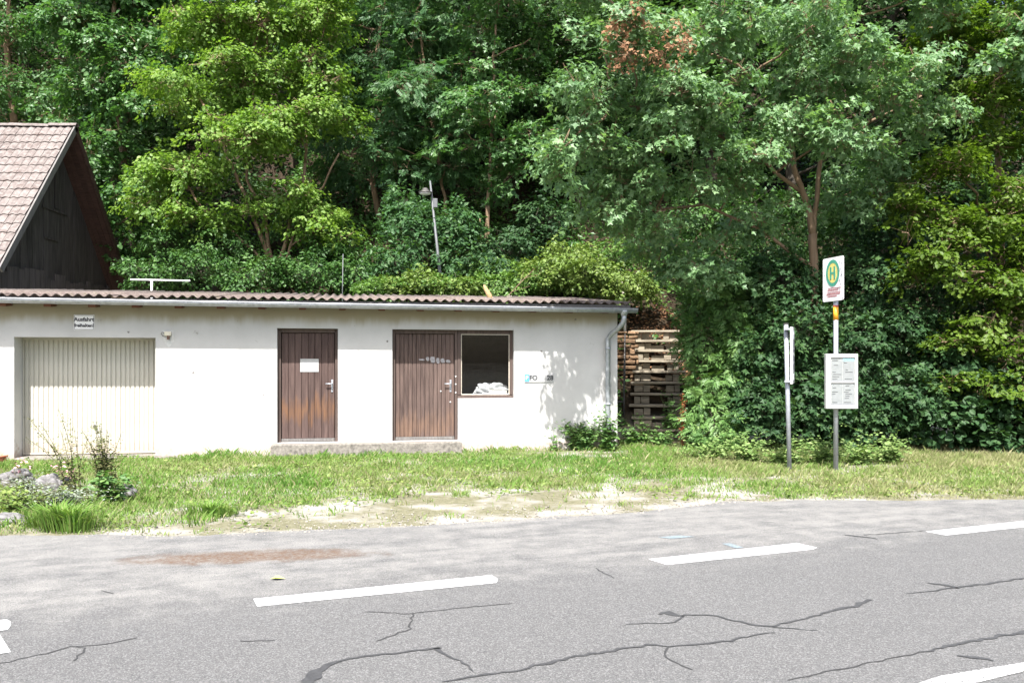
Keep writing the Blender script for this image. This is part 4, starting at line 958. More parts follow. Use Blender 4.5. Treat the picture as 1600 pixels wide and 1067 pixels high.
def tree(name, label, foot, stems, lobes, mat, tmpl, size, n, leaves, slen, swid, seed, droop=0.2, flatn=0.45, shell=2.6, bark='bark', group=None, r0=0.12, limb=True, thick=0.06, minr=0.45, cat='tree', tw=0.009):
    r = np.random.default_rng(seed); z = tz(foot[0], foot[1]); org = (foot[0], foot[1], z)
    t = thing(name, label, cat, org, 0, group); mb = MB(); O = Vector(org); tops = []
    for st in stems:
        path = [Vector((0, 0, -0.25))] + [Vector(p) - O for p in st['pts']]; fine = []
        for a, b_ in zip(path[:-1], path[1:]): fine += wob(a, b_, 4, 0.025, r)[:-1]
        fine.append(path[-1]); m_ = len(fine); ra, rb_ = st.get('r', (r0, r0 * .35))
        mb.tube(fine, 0, radii=[ra + (rb_ - ra) * (i / (m_ - 1)) for i in range(m_)], n=9); tops.append(fine)
    if limb:
        for lo in lobes:
            c = Vector(lo[:3]) - O; best = min((p for f in tops for p in f[len(f) // 3:]), key=lambda p: (p - c + Vector((0, 0, 0.6))).length)
            rr = min(r0 * .45, 0.018 + 0.012 * (c - best).length); mb.tube(wob(best, c, 5, 0.05, r), rr, rr * .35, n=6)
    tr = mb.build('trunk', M[bark], t, True)
    leafy(name, r, lobes, n, leaves, slen, swid, size, tmpl, mat, t, droop, flatn, shell, thick, tw, M[bark], minr=minr, origin=org, clump=5)
    return t

# ------------------------------------------------------------------ trees of the hillside
def at(u, Y): return ((u - 800) * Y / FPX, Y)
def trunk_at(*uvY): return [tuple(A(*p)) for p in uvY]
# bright hazel in the middle of the slope
Y = 25.2; f = at(425, Y + .3)
tree('hazel_tree', 'bright yellow-green hazel with many stems behind the flat roof', f,
     [dict(pts=trunk_at((440, 400, Y), (474, 290, Y), (480, 150, Y)), r=(.07, .03)), dict(pts=trunk_at((400, 350, Y), (365, 265, Y), (310, 150, Y)), r=(.07, .03)), dict(pts=trunk_at((415, 340, Y), (385, 280, Y), (400, 110, Y)), r=(.06, .03)), dict(pts=trunk_at((395, 390, Y), (320, 330, Y), (270, 260, Y)), r=(.05, .025)), dict(pts=trunk_at((450, 400, Y), (470, 340, Y), (530, 240, Y)), r=(.05, .025))],
     [lob(300, 140, 75, 50, Y), lob(395, 110, 80, 55, Y - .5), lob(470, 200, 85, 60, Y - .8), lob(385, 205, 85, 50, Y - 1.0), lob(290, 245, 85, 45, Y), lob(440, 305, 85, 45, Y - .6), lob(325, 325, 70, 35, Y - .4), lob(505, 110, 60, 55, Y), lob(500, 355, 55, 28, Y - .6), lob(240, 300, 50, 40, Y), lob(430, 20, 90, 50, Y), lob(330, 20, 80, 50, Y + .3), lob(400, -80, 110, 60, Y), lob(520, 20, 60, 50, Y)],
     M['l_hazel'], T_ROUND, 0.105, 1600, 32, 0.62, 0.30, 11, droop=0.28, flatn=0.4, minr=0.35)
Y = 29.0
tree('lime_tree', 'cool green broad tree rising just right of the barn gable', at(215, Y),
     [dict(pts=trunk_at((205, 330, Y), (190, 200, Y), (175, 60, Y), (180, -60, Y)), r=(.16, .06))],
     [lob(175, 95, 80, 50, Y - .8), lob(245, 60, 70, 45, Y - .8), lob(130, 165, 60, 45, Y), lob(225, 150, 60, 45, Y - .6), lob(165, 240, 50, 55, Y - .8), lob(215, 320, 50, 50, Y - 1.0), lob(180, 300, 30, 40, Y - 1.2), lob(160, 10, 80, 50, Y), lob(250, -10, 70, 50, Y), lob(190, -90, 120, 70, Y), lob(190, 390, 40, 30, Y - .8)],
     M['l_cool'], T_ROUND, 0.14, 1000, 32, 0.7, 0.34, 12, droop=0.3, flatn=0.5)
Y = 33.0
tree('beech_tree', 'darker leafy tree above the barn ridge at the left edge', at(20, Y),
     [dict(pts=trunk_at((20, 300, Y), (15, 120, Y), (10, -60, Y)), r=(.2, .08))],
     [lob(35, 115, 75, 65, Y - 1), lob(-30, 80, 70, 70, Y), lob(60, 30, 85, 50, Y - 1), lob(95, 165, 40, 40, Y - 1), lob(0, 170, 80, 50, Y), lob(0, -50, 120, 70, Y), lob(-120, 60, 80, 120, Y), lob(110, 90, 40, 50, Y)],
     M['l_cool'], T_RHOMB, 0.15, 620, 34, 0.8, 0.4, 13, droop=0.25)
Y = 28.5
tree('ash_tree', 'feathery dark green ash in the top centre with drooping sprays', at(600, Y),
     [dict(pts=trunk_at((590, 330, Y), (585, 150, Y), (600, -60, Y)), r=(.12, .05))],
     [lob(545, 70, 60, 50, Y - .4), lob(600, 140, 60, 50, Y - .8), lob(585, 205, 50, 40, Y - .8), lob(630, 60, 65, 55, Y), lob(500, 30, 55, 45, Y), lob(540, 270, 40, 40, Y), lob(580, -20, 110, 55, Y), lob(560, -110, 110, 60, Y), lob(515, 190, 35, 60, Y)],
     M['l_ash'], T_PIN, 0.32, 560, 12, 0.8, 0.35, 14, droop=0.5, flatn=0.4)
Y = 27.0
tree('leaning_ash_tree', 'thin leaning tree with feathery leaves behind the lamp post', at(712, Y),
     [dict(pts=trunk_at((706, 365, Y), (690, 290, Y), (668, 150, Y), (650, 20, Y)), r=(.065, .03))],
     [lob(650, 160, 70, 50, Y - .5), lob(620, 230, 55, 45, Y - .5), lob(690, 240, 55, 40, Y - .4), lob(700, 110, 55, 50, Y), lob(660, 50, 70, 45, Y), lob(700, 180, 50, 40, Y - .6), lob(690, -40, 90, 60, Y)],
     M['l_ash'], T_PIN, 0.30, 420, 12, 0.75, 0.33, 15, droop=0.4, flatn=0.4)
Y = 26.0
tree('slim_maple_tree', 'slim tree with a bare reddish trunk between lamp and large maple', at(760, Y),
     [dict(pts=trunk_at((760, 385, Y), (763, 310, Y), (766, 235, Y), (766, 150, Y), (775, 30, Y)), r=(.075, .03)), dict(pts=trunk_at((760, 385, Y), (763, 300, Y), (766, 235, Y), (774, 180, Y)), r=(.05, .03)), dict(pts=trunk_at((752, 372, Y), (750, 340, Y)), r=(.03, .02))],
     [lob(760, 165, 75, 35, Y - .5), lob(805, 205, 55, 40, Y - .4), lob(720, 205, 50, 35, Y - .3), lob(800, 275, 55, 28, Y + .1), lob(815, 130, 40, 40, Y), lob(760, 90, 60, 40, Y), lob(830, 60, 50, 40, Y), lob(780, 0, 90, 50, Y), lob(790, -90, 110, 60, Y)],
     M['l_cool'], T_MAPLE, 0.15, 470, 26, 0.6, 0.32, 16, droop=0.25, flatn=0.45)

# large field maple beside the stairs
def big_maple():
    r = np.random.default_rng(21); Y = 18.4; foot = at(1276, Y); z = tz(*foot); org = (foot[0], foot[1], z); O = Vector(org)
    t = thing('maple_tree', 'large spreading field maple with forked trunk behind the bus stop', 'tree', org)
    mb = MB()
    def limb(pts, ra, rb_):
        p = [Vector(q) - O for q in pts]; fine = []
        for a, b_ in zip(p[:-1], p[1:]): fine += wob(a, b_, 4, 0.02, r)[:-1]
        fine.append(p[-1]); m_ = len(fine); mb.tube(fine, 0, radii=[ra + (rb_ - ra) * (i / (m_ - 1)) for i in range(m_)], n=10); return fine
    tops = [limb([(org[0], org[1], z - .3), A(1274, 540, Y), A(1271, 440, Y), A(1270, 365, Y)], .105, .085)]
    tops.append(limb([A(1270, 368, Y), A(1260, 315, Y - .1), A(1240, 262, Y - .2), A(1235, 180, Y - .2), A(1240, 60, Y - .2), A(1235, -80, Y)], .075, .03))
    tops.append(limb([A(1270, 368, Y), A(1273, 330, Y), A(1280, 265, Y), A(1292, 200, Y), A(1310, 110, Y), A(1330, -40, Y)], .06, .025))
    tops.append(limb([A(1252, 300, Y - .1), A(1180, 240, Y - .8), A(1080, 190, Y - 1.4), A(960, 160, Y - 2)], .045, .02))
    tops.append(limb([A(1272, 420, Y), A(1190, 360, Y - .3), A(1100, 320, Y - .6), A(1000, 330, Y - .6)], .04, .018))
    tops.append(limb([A(1238, 180, Y), A(1150, 100, Y - .8), A(1040, 60, Y - 1.5)], .045, .02))
    tops.append(limb([A(1285, 250, Y), A(1360, 190, Y - .3), A(1440, 150, Y - .5)], .04, .018))
    lobes = [lob(905, 150, 55, 45, 15.6, 1.0), lob(940, 60, 70, 45, 15.9, 1.0), lob(1040, 150, 80, 50, 16.2, 1.1), lob(1010, 60, 70, 40, 16.0, 1.0), lob(1140, 45, 85, 50, 16.4, 1.0), lob(1125, 165, 85, 55, 16.6, 1.2), lob(965, 225, 85, 45, 16.2, 1.0), lob(1050, 270, 90, 40, 16.6, 1.1), lob(1160, 260, 70, 40, 16.9, 1.1),
             lob(935, 320, 60, 40, 16.9, .8), lob(1020, 345, 70, 30, 17.2, .8), lob(1270, 40, 80, 50, 16.8, 1.2), lob(1330, 90, 60, 40, 16.8, 1.0), lob(1310, 205, 60, 35, 16.9, 1.0), lob(1255, 130, 40, 40, 17.4, .8), lob(1430, 110, 60, 40, 17.0, .9), lob(1470, 175, 42, 40, 17.1, .8), lob(1375, 150, 40, 30, 17.1, .7), lob(1215, 200, 50, 50, 17.1, .8),
             lob(1110, 400, 60, 45, 18.0, .8), lob(1030, 405, 55, 30, 18.8, .7), lob(1190, 340, 60, 40, 18.0, .8), lob(1330, 300, 60, 50, 18.6, .8),
             lob(900, -30, 70, 40, 16.6, 1.0), lob(1240, -60, 90, 60, 18.0, 1.2), lob(1340, -60, 90, 60, 18.0, 1.2), lob(1440, -10, 80, 50, 17.8, 1.0), lob(870, 240, 30, 30, 15.12, .6), lob(1400, 240, 50, 40, 18, .8)]
    for lo in lobes:
        c = Vector(lo[:3]) - O; best = min((p for f_ in tops[1:] for p in f_[2:]), key=lambda p: (p - c + Vector((0, 0, .5))).length)
        rr = min(.035, 0.012 + 0.01 * (c - best).length); mb.tube(wob(best, c, 5, .05, r), rr, rr * .35, n=6)
    mb.build('trunk', M['bark'], t, True)
    leafy('maple', r, lobes, 2250, 24, 0.42, 0.24, 0.11, T_MAPLE, M['l_maple'], t, 0.3, 0.5, 2.6, 0.05, 0.007, M['bark'], minr=.35, origin=org, clump=6)
    o = leafy('maple_dead', r, [lob(985, 22, 36, 16, 15.12, .5), lob(1030, 45, 44, 14, 15.12, .5), lob(1066, 62, 22, 10, 15.12, .4), lob(985, 78, 46, 14, 15.12, .5), lob(965, 48, 18, 16, 15.12, .4), lob(1040, 84, 26, 8, 15.12, .4), lob(1010, 96, 20, 8, 15.12, .3)], 76, 10, 0.34, 0.10, 0.075, T_MAPLE, M['l_dead'], t, 0.5, 0.8, 2.6, 0.04, 0.005, M['bark'], minr=.1, part='dead_branch', origin=org)
    o['label'] = 'dry orange-brown branch in the upper left of the maple'
big_maple()
Y = 18.3
tree('hornbeam_tree', 'yellow-green hornbeam with layered branches at the right edge', at(1570, Y + .8),
     [dict(pts=trunk_at((1566, 500, Y + .8), (1560, 300, Y + .8), (1565, 60, Y + .8)), r=(.12, .05)), dict(pts=trunk_at((1640, 500, Y + .8), (1660, 200, Y + .8)), r=(.1, .05))],
     [lob(1565, 195, 50, 40, Y), lob(1500, 265, 65, 35, Y - .2), lob(1575, 300, 60, 40, Y - .2), lob(1450, 345, 55, 28, Y - .5), lob(1530, 375, 70, 35, Y - .6), lob(1470, 430, 60, 30, Y - .7), lob(1560, 455, 70, 40, Y - .7), lob(1500, 510, 55, 30, Y - .9), lob(1590, 540, 60, 40, Y - .9), lob(1440, 400, 40, 22, Y - .8), lob(1480, 590, 50, 22, Y - 1.0), lob(1570, 610, 60, 26, Y - 1.1), lob(1420, 310, 40, 24, Y - .4), lob(1620, 400, 60, 90, Y), lob(1540, 130, 60, 40, Y + .3), lob(1680, 300, 60, 150, Y), lob(1610, 60, 80, 60, Y + .5), lob(1500, 60, 60, 50, Y + .8)],
     M['l_horn'], T_ROUND, 0.09, 1500, 32, 0.62, 0.30, 31, droop=0.12, flatn=0.25, thick=0.025, minr=.3, r0=.09)
Y = 17.6
tree('overhanging_oak_tree', 'pale green branch of a tree reaching in at the top right edge', at(1760, Y),
     [dict(pts=trunk_at((1755, 450, Y), (1745, 200, Y), (1740, 0, Y)), r=(.14, .06))],
     [lob(1570, 85, 34, 24, Y, .5), lob(1620, 70, 40, 35, Y, .6), lob(1680, 60, 60, 60, Y), lob(1740, 120, 70, 90, Y), lob(1700, -60, 110, 80, Y), lob(1600, 30, 30, 24, Y, .5)],
     M['l_maple'], T_ROUND, 0.12, 260, 26, 0.4, 0.24, 33, droop=0.2)

# dark trees filling the wood behind: two crowns, shared by copies
def bg_tree(seed, name, label, u, Y, hgt, wid, src=None):
    x, y = at(u, Y); z = tz(x, y); r = np.random.default_rng(seed)
    if src is not None:
        t = thing(name, label, 'tree', (x, y, z), r.uniform(0, 6.28), 'dark trees filling the wood behind'); t.scale = (wid, wid, hgt)
        for ch in src.children:
            c = ch.copy(); COL.objects.link(c); c.parent = t
        return t
    t = thing(name, label, 'tree', (x, y, z), 0, 'dark trees filling the wood behind'); org = (x, y, z)
    mb = MB(); mb.tube(wob((0, 0, -.3), (r.normal() * .4, r.normal() * .4, 11), 8, .02, r), .2, .06, n=9)
    lobes = [(x + r.normal() * 1.3, y + r.normal() * 1.2, z + 2.0 + 10.5 * k / 15, 1.5 + .5 * r.random(), 1.5, 1.1) for k in range(16)]
    for lo in lobes: mb.tube(wob((0, 0, lo[2] - z - .8), (lo[0] - x, lo[1] - y, lo[2] - z), 4, .04, r), .05, .015, n=5)
    mb.build('trunk', M['barkdark'], t, True)
    leafy(name, r, lobes, 780, 34, 0.85, 0.42, 0.165, T_RHOMB, M['l_dark'], t, .3, .5, 2.4, .08, .01, M['barkdark'], origin=org)
    t.scale = (wid, wid, hgt); return t
B1 = bg_tree(41, 'forest_tree', 'dark forest tree far left behind the barn ridge', 60, 39, 1.1, 1.3)
B2 = bg_tree(42, 'forest_tree', 'dark forest tree in the gap left of the ash', 470, 34, 1.15, 1.2)
for k, (u, Y, lb, s_) in enumerate(((210, 36, 'dark forest tree behind the cool green tree by the barn', B2), (340, 35, 'dark forest tree behind the left half of the hazel', B1), (610, 34, 'dark forest tree behind the feathery ash', B1), (730, 32, 'dark forest tree behind the slim bare-trunked tree', B2), (850, 33, 'dark forest tree left of the large maple crown', B1), (980, 32, 'dark forest tree behind the dry orange branch', B2),
                               (1110, 31, 'dark forest tree behind the middle of the maple', B1), (1240, 31, 'dark forest tree behind the forked maple trunk', B2), (1380, 29, 'dark forest tree right of the maple crown', B1), (1490, 28, 'dark forest tree behind the upper hornbeam', B2), (1620, 30, 'dark forest tree at the far right edge of the wood', B1), (-80, 38, 'dark forest tree cut by the left picture edge', B2),
                               (905, 27.5, 'dark low forest tree above the bright bramble bank', B2), (140, 43, 'dark forest tree high up over the barn gable', B1), (560, 42, 'dark forest tree high up above the ash', B2), (1000, 41, 'dark forest tree high up above the maple', B1))):
    sc_ = (0.55, 0.8) if Y == 27.5 else (1.1, 1.25)
    bg_tree(50 + k, 'forest_tree', lb, u, Y, sc_[0] * random.uniform(.9, 1.1), sc_[1] * random.uniform(.9, 1.1), s_)

def weed(name, label, cat, p, stems, mat, leafmat, tmpl, lsize, per, seed, rad=.005, group=None, lpart='leaves', spread=.03, taper=True):
    """stalk plant: list of stem tips (dx,dy,dz)"""
    r = np.random.default_rng(seed); z = tz(p[0], p[1]); t = thing(name, label, cat, (p[0], p[1], z), 0, group); mb = MB(); pos = []; d = []; sc_ = []
    for tip in stems:
        b0 = Vector((r.normal() * .05, r.normal() * .05, -.03)); e_ = Vector(tip); md = b0.lerp(e_, .5) + Vector((-e_.x * .15, -e_.y * .15, .08)); pts = [b0, b0.lerp(md, .5), md, md.lerp(e_, .5) + Vector((0, 0, .02)), e_]
        mb.tube(pts, rad, rad * .4, n=5)
        for q in range(per):
            s_ = r.uniform(.12, 1); i = min(3, int(s_ * 4)); c = pts[i].lerp(pts[i + 1], s_ * 4 - i); aa = r.uniform(0, 6.28); pos.append(np.array(c) + r.normal(size=3) * spread); d.append([math.cos(aa), math.sin(aa), r.uniform(-.4, .4)]); sc_.append(lsize * r.uniform(.6, 1.3) * ((1.25 - .75 * s_) if taper else 1))
    st = mb.build('stems', mat, t, True); st['kind'] = 'stuff'
    d = np.array(d); V, Fc, tt = place(tmpl, np.array(pos), d, r.normal(size=d.shape) * .35 + [0, -.35, 1], np.array(sc_), r.random(len(d)))
    o = link(lpart, np_mesh(name + '_leaves', V, Fc, leafmat, tt), t); o['kind'] = 'stuff'; return t
M['l_ivyb'] = leaf_mat('creeper_leaf', [(0.05, 0.115, 0.022), (0.09, 0.18, 0.034), (0.16, 0.255, 0.055)], 0.3, 0.5, 0.35)
# ------------------------------------------------------------------ shrubs
def shrub(name, label, foot, lobes, mat, tmpl, size, n, leaves, slen, swid, seed, droop=.2, flatn=.55, minr=.3, stems=5, cat='shrub', group=None, bark='barkdark', shell=2.6):
    r = np.random.default_rng(seed); z = tz(*foot); org = (foot[0], foot[1], z); t = thing(name, label, cat, org, 0, group); mb = MB()
    for k in range(stems):
        lo = lobes[k % len(lobes)]; e = Vector(lo[:3]) - Vector(org) + Vector((r.normal() * lo[3] * .3, r.normal() * lo[4] * .3, lo[5] * .3)); mb.tube(wob((r.normal() * .1, r.normal() * .1, -.1), e, 6, .04, r), .02, .007, n=6)
    st = mb.build('stems', M[bark], t, True); st['kind'] = 'stuff'
    leafy(name, r, lobes, n, leaves, slen, swid, size, tmpl, mat, t, droop, flatn, shell, .06, .005, M[bark], minr=minr, part='foliage', origin=org); return t
shrub('elder_shrub', 'light green elder bush leaning over the right side of the stairs', at(1125, 18.4), [lob(1100, 540, 32, 50, 18.7, .5), lob(1120, 610, 45, 45, 18.2, .6), lob(1110, 660, 45, 35, 17.6, .6), lob(1150, 470, 55, 50, 18.8, .7), lob(1085, 480, 26, 28, 19.6, .4), lob(1160, 560, 40, 60, 18.3, .6)], M['l_nettle'], T_PIN, .2, 330, 14, .38, .2, 61, .3)
shrub('hazel_shrub', 'dense dark green bush behind the shorter notice post', at(1220, 18.3), [lob(1215, 440, 60, 50, 18.4, .8), lob(1205, 540, 55, 55, 17.9, .8), lob(1250, 520, 50, 60, 17.8, .8), lob(1205, 640, 60, 50, 17.4, .8), lob(1270, 630, 55, 60, 17.4, .8), lob(1180, 600, 35, 60, 17.7, .6)], M['l_shrub'], T_MAPLE, .12, 520, 24, .42, .24, 62)
shrub('maple_shrub', 'dark green bush right behind the timetable case', at(1350, 18.2), [lob(1350, 430, 60, 50, 18.6, .8), lob(1330, 530, 55, 60, 18.0, .8), lob(1395, 510, 55, 60, 18.2, .8), lob(1340, 640, 60, 55, 17.5, .8), lob(1410, 620, 55, 60, 17.4, .8)], M['l_shrub'], T_MAPLE, .12, 500, 24, .42, .24, 63)
shrub('dogwood_shrub', 'broad dark bush with round leaves under the hornbeam', at(1500, 17.8), [lob(1480, 560, 60, 55, 18.0, .8), lob(1470, 650, 60, 45, 17.4, .8), lob(1540, 620, 60, 60, 17.6, .8), lob(1600, 660, 55, 50, 17.4, .8), lob(1660, 620, 60, 80, 17.6, .8), lob(1560, 690, 50, 25, 17.0, .6)], M['l_shrub'], T_ROUND, .13, 480, 22, .42, .24, 64, droop=.1, flatn=.35)
shrub('thorn_shrub', 'dark bush filling the shade left of the hornbeam', at(1440, 19.6), [lob(1400, 380, 60, 60, 20, .9), lob(1440, 480, 60, 60, 19.4, .9), lob(1370, 320, 50, 50, 20, .9), lob(1500, 440, 60, 80, 20.4, .9), lob(1560, 560, 80, 80, 19.6, .9), lob(1600, 400, 60, 90, 20.6, .9)], M['l_shrub'], T_RHOMB, .12, 480, 30, .5, .28, 65)
shrub('lamp_bush', 'mid green leafy bush surrounding the lower lamp post', at(655, 24.6), [lob(650, 365, 50, 45, 24.8, .9), lob(620, 410, 42, 35, 24.2, .8), lob(705, 355, 45, 45, 25.2, .9), lob(720, 410, 45, 35, 24.8, .8), lob(640, 320, 40, 30, 25.2, .8)], M['l_ash'], T_RHOMB, .13, 330, 28, .5, .28, 66)
shrub('dark_bush', 'dark green bush under the slim tree beside the lamp', at(790, 25.5), [lob(790, 385, 55, 35, 25.4, .9), lob(850, 340, 45, 40, 26, .9), lob(760, 420, 50, 30, 24.6, .8)], M['l_shrub'], T_RHOMB, .13, 260, 28, .5, .28, 67)
shrub('bramble_bush', 'yellow-green bramble bank above the right end of the roof', at(905, 23.6), [lob(860, 425, 50, 26, 23.6, .9), lob(920, 430, 50, 28, 23.2, .9), lob(975, 440, 40, 25, 22.8, .7), lob(890, 400, 40, 22, 24.2, .8), lob(1000, 450, 26, 16, 23.2, .5)], M['l_bright'], T_RHOMB, .11, 420, 26, .36, .22, 68)
shrub('yellow_bush', 'small bright yellow-green bush at the foot of the lamp', at(675, 23.3), [lob(665, 438, 30, 22, 23.3, .6), lob(620, 448, 26, 16, 23.2, .5), lob(715, 450, 40, 14, 23.2, .5)], M['l_bright'], T_RHOMB, .11, 170, 24, .34, .2, 69)
for k, (u0, ul, vv, Y, lb) in enumerate(((1110, 34, 706, 15.9, 'low leafy bush left of the posts by the stairs'), (1168, 36, 708, 15.6, 'low light green bush just left of the notice post'), (1230, 38, 704, 15.3, 'low yellowish bush growing around the notice post foot'), (1290, 36, 703, 15.2, 'low yellow-green bush around the bus stop pole foot'), (1345, 34, 700, 15.3, 'low pale green bush right of the bus stop pole'), (1392, 26, 708, 15.5, 'smallest low bush at the right end of the light green row'))):
    r9 = np.random.default_rng(800 + k); x_, y_ = at(u0, Y); ul_ = ul * Y / FPX
    weed('low_shrub', lb, 'shrub', (x_, y_), [(r9.normal() * ul_ * .9, r9.normal() * .25, abs(r9.normal()) * .16 + r9.uniform(.08, .3) * (.7 + .6 * (k % 2))) for _ in range(38)], M['l_lime'], M['l_lime'], T_RHOMB, .10, 15, 810 + k, .004, 'row of low light green shrubs by the stop')
shrub('creeper_bank', 'flat bright green creepers carpeting the slope between lamp and brambles', at(760, 23.8), [lob(600, 450, 50, 14, 23.2, .8), lob(700, 448, 60, 16, 23.4, .8), lob(780, 446, 60, 18, 23.6, .8), lob(840, 440, 50, 22, 23.8, .8), lob(760, 420, 60, 18, 24.6, .8), lob(960, 400, 50, 22, 24.6, .8)], M['l_ivyb'], T_RHOMB, .10, 520, 24, .34, .24, 74, droop=0)
shrub('ivy_mound', 'dark leafy undergrowth between the barn and the hazel', at(330, 24.0), [lob(230, 425, 50, 26, 23.8, .9), lob(310, 420, 60, 30, 24, .9), lob(400, 430, 60, 26, 23.8, .9), lob(480, 425, 60, 30, 24, .9), lob(560, 430, 45, 30, 24, .9), lob(350, 385, 60, 28, 25.4, .9), lob(520, 390, 50, 25, 25.4, .9), lob(260, 380, 45, 28, 25.4, .9)], M['l_under'], T_RHOMB, .11, 620, 28, .42, .26, 72)
shrub('understory_bush', 'dark undergrowth behind the maple trunk above the stairs', at(1150, 21.5), [lob(1130, 425, 55, 40, 21.6, .9), lob(1210, 400, 60, 50, 21.4, .9), lob(1300, 420, 60, 60, 21.4, .9), lob(1080, 400, 50, 35, 22.6, .9), lob(1180, 330, 60, 40, 23, .9), lob(1100, 340, 60, 40, 24, .9), lob(1280, 330, 50, 50, 22, .9)], M['l_under'], T_RHOMB, .12, 520, 28, .42, .26, 73)

# ivy and undergrowth carpeting the slope
r = np.random.default_rng(90); n = 150000
x = r.uniform(-14, 14, n); y = r.uniform(18.5, 36, n); lx, ly = local(x, y)
h = TZ(x, y); dens = fbm(x, y, .7, 3.) + .12
bare = (np.abs(x - 3.65) < .75) & (y < 23.6) & (fbm(x, y, 1.8, 9.) < .62)
stx = np.abs((x - 3.1) - (y - 19) * .147) < .72
k = (h > .12) & (r.random(n) < dens * 1.2) & ~bare & ~(stx & (y < 22.6)) & ~((lx < .15) & (ly < 4.75)) & ~((x < -11.6) & (y < 29.4) & (y > 20.9))
x, y, h = x[k], y[k], h[k]; m_ = len(x); hump = np.maximum(0, fbm(x, y, .9, 21.) - .38) * 1.5 * np.clip((h - .5) / 1.5, .1, 1)
pos = np.stack([x, y, h + .03 + hump * r.random(m_) ** .5], -1); d = r.normal(size=(m_, 3)) * [1, 1, .4] + [0, -.3, -.25]; nn = r.normal(size=(m_, 3)) * .5 + [0, -.45, .8]
tn = np.clip(.35 * r.random(m_) + .9 * (fbm(x, y, .45, 40.) - .28), 0, 1)
V, Fc, tt = place(T_RHOMB, pos, d, nn, r.uniform(.07, .16, m_), tn)
tag(link('ivy', np_mesh('ivy', V, Fc, M['l_ivy'], tt)), 'ivy and undergrowth covering the slope behind the roof', 'ivy', kind='stuff')
# fallen leaves on the bare bank at the head of the stairs
n = 1300; x = r.uniform(2.6, 4.5, n); y = r.uniform(21.5, 24, n); h = TZ(x, y)
V, Fc, tt = place(T_RHOMB, np.stack([x, y, h + .02], -1), r.normal(size=(n, 3)) * [1, 1, .3], r.normal(size=(n, 3)) * .4 + [0, -.5, .8], r.uniform(.06, .12, n), r.random(n))
tag(link('leaf_litter', np_mesh('leaf_litter', V, Fc, M['l_dead'], tt)), 'brown leaf litter on the bank above the stairs', 'leaf litter', kind='stuff')

# ------------------------------------------------------------------ verge: grass, stones, weeds
r = np.random.default_rng(91); n = 450000
x = r.uniform(-9.5, 11.5, n); y = r.uniform(8.3, 19.3, n); lx, ly = local(x, y); e = EY(x)
de = y - e - (fbm(x, y, 2.2, 4.) - .5) * .5
bld_m = (lx < .06) & (ly > -.04); step = (lx > FX(425) - .03) & (lx < FX(718) + .03) & (ly > -.38); thr = (lx > GA[0] - .1) & (lx < GA[1] + .9) & (ly > -.29)
bare_zone = np.exp(-((x + .3) / 3.2) ** 2) * np.clip(1.35 - de / 2.6, 0, 1)
dens = np.clip(1.15 * sstep(.30, .52, fbm(x, y, 1.1, 8.)) + .28, 0, 1) * sstep(-.05, .35, de); dens = dens * (1 - .97 * sstep(.28, .38, bare_zone * (-.2 + 2.1 * fbm(x, y, 3.0, 31.))))
dens = np.where((x < -5.0) & (de > 0), np.maximum(dens, .5), dens)
k = (de > .0) & ~bld_m & ~step & ~thr & (r.random(n) < dens) & (TZ(x, y) < .4)
x, y, de = x[k], y[k], de[k]; h = TZ(x, y); m_ = len(x); 
lush = fbm(x, y, .8, 51.); tuft = sstep(.55, .75, fbm(x, y, 2.6, 61.))
hgt = (.025 + .06 * r.random(m_) ** 2.0) * (.6 + .8 * lush) + .10 * tuft * r.random(m_); hgt = hgt * np.where(de < .35, .75, 1)
lx, ly = local(x, y); hgt = hgt + .10 * np.exp(-((ly + .12) / .14) ** 2) * r.random(m_) * (lx < 0) + .1 * sstep(15.0, 16, y) * (x > 2.3) * r.random(m_)
az = r.uniform(0, 6.283, m_); ln_ = np.stack([np.cos(az), np.sin(az), 0 * az], -1); bend = r.uniform(.15, .8, m_)[:, None] * hgt[:, None]
b0 = np.stack([x, y, h - .01], -1); sd = np.stack([-np.sin(az), np.cos(az), 0 * az], -1) * r.uniform(.003, .0065, m_)[:, None]
up = np.array([0, 0, 1.]); md = b0 + ln_ * bend * .35 + up * (hgt * .6)[:, None]; tp = b0 + ln_ * bend + up * hgt[:, None]
V = np.stack([b0 - sd, b0 + sd, md + sd * .8, tp], 1).reshape(-1, 3); bi = (np.arange(m_) * 4)[:, None]
Fc = np.concatenate([bi + [0, 1, 2], bi + [0, 2, 3]])
green = .62 + .55 * (fbm(x, y, .55, 71.) - .5) * 2 * .8 + .25 * (r.random(m_) - .5) - .30 * sstep(1.8, 4.5, x) + .1 * tuft + .1 * sstep(-4.5, -6, x)
green = np.where(r.random(m_) < .2, r.random(m_) * .25, green)
tag(link('grass', np_mesh('grass', V, Fc, M['l_grass'], np.repeat(np.clip(green, 0, 1), 4))), 'sunlit mixed green and dry grass of the verge', 'grass', kind='stuff')
# broad-leaved low herbs in the turf
n = 26000; x = r.uniform(-9, 10, n); y = r.uniform(9, 18, n); lx, ly = local(x, y); de = y - EY(x)
k = (de > .15) & ~((lx < .06) & (ly > -.05)) & ~((lx > FX(425)) & (lx < FX(718)) & (ly > -.4) & (lx < 0)) & (fbm(x, y, 1.6, 81.) > .52) & (np.exp(-((x + .2) / 2.3) ** 2) * np.clip(1.25 - de / 2.1, 0, 1) < .4)
x, y = x[k], y[k]; m_ = len(x); pos = np.stack([x, y, TZ(x, y) + .015 + .05 * r.random(m_)], -1)
V, Fc, tt = place(T_RHOMB, pos, r.normal(size=(m_, 3)) * [1, 1, .35] + [0, 0, .2], r.normal(size=(m_, 3)) * .4 + [0, 0, 1], r.uniform(.03, .075, m_), r.random(m_))
tag(link('ground_herbs', np_mesh('ground_herbs', V, Fc, M['l_bright'], tt)), 'low clover and plantain leaves mixed into the grass', 'herbs', kind='stuff')
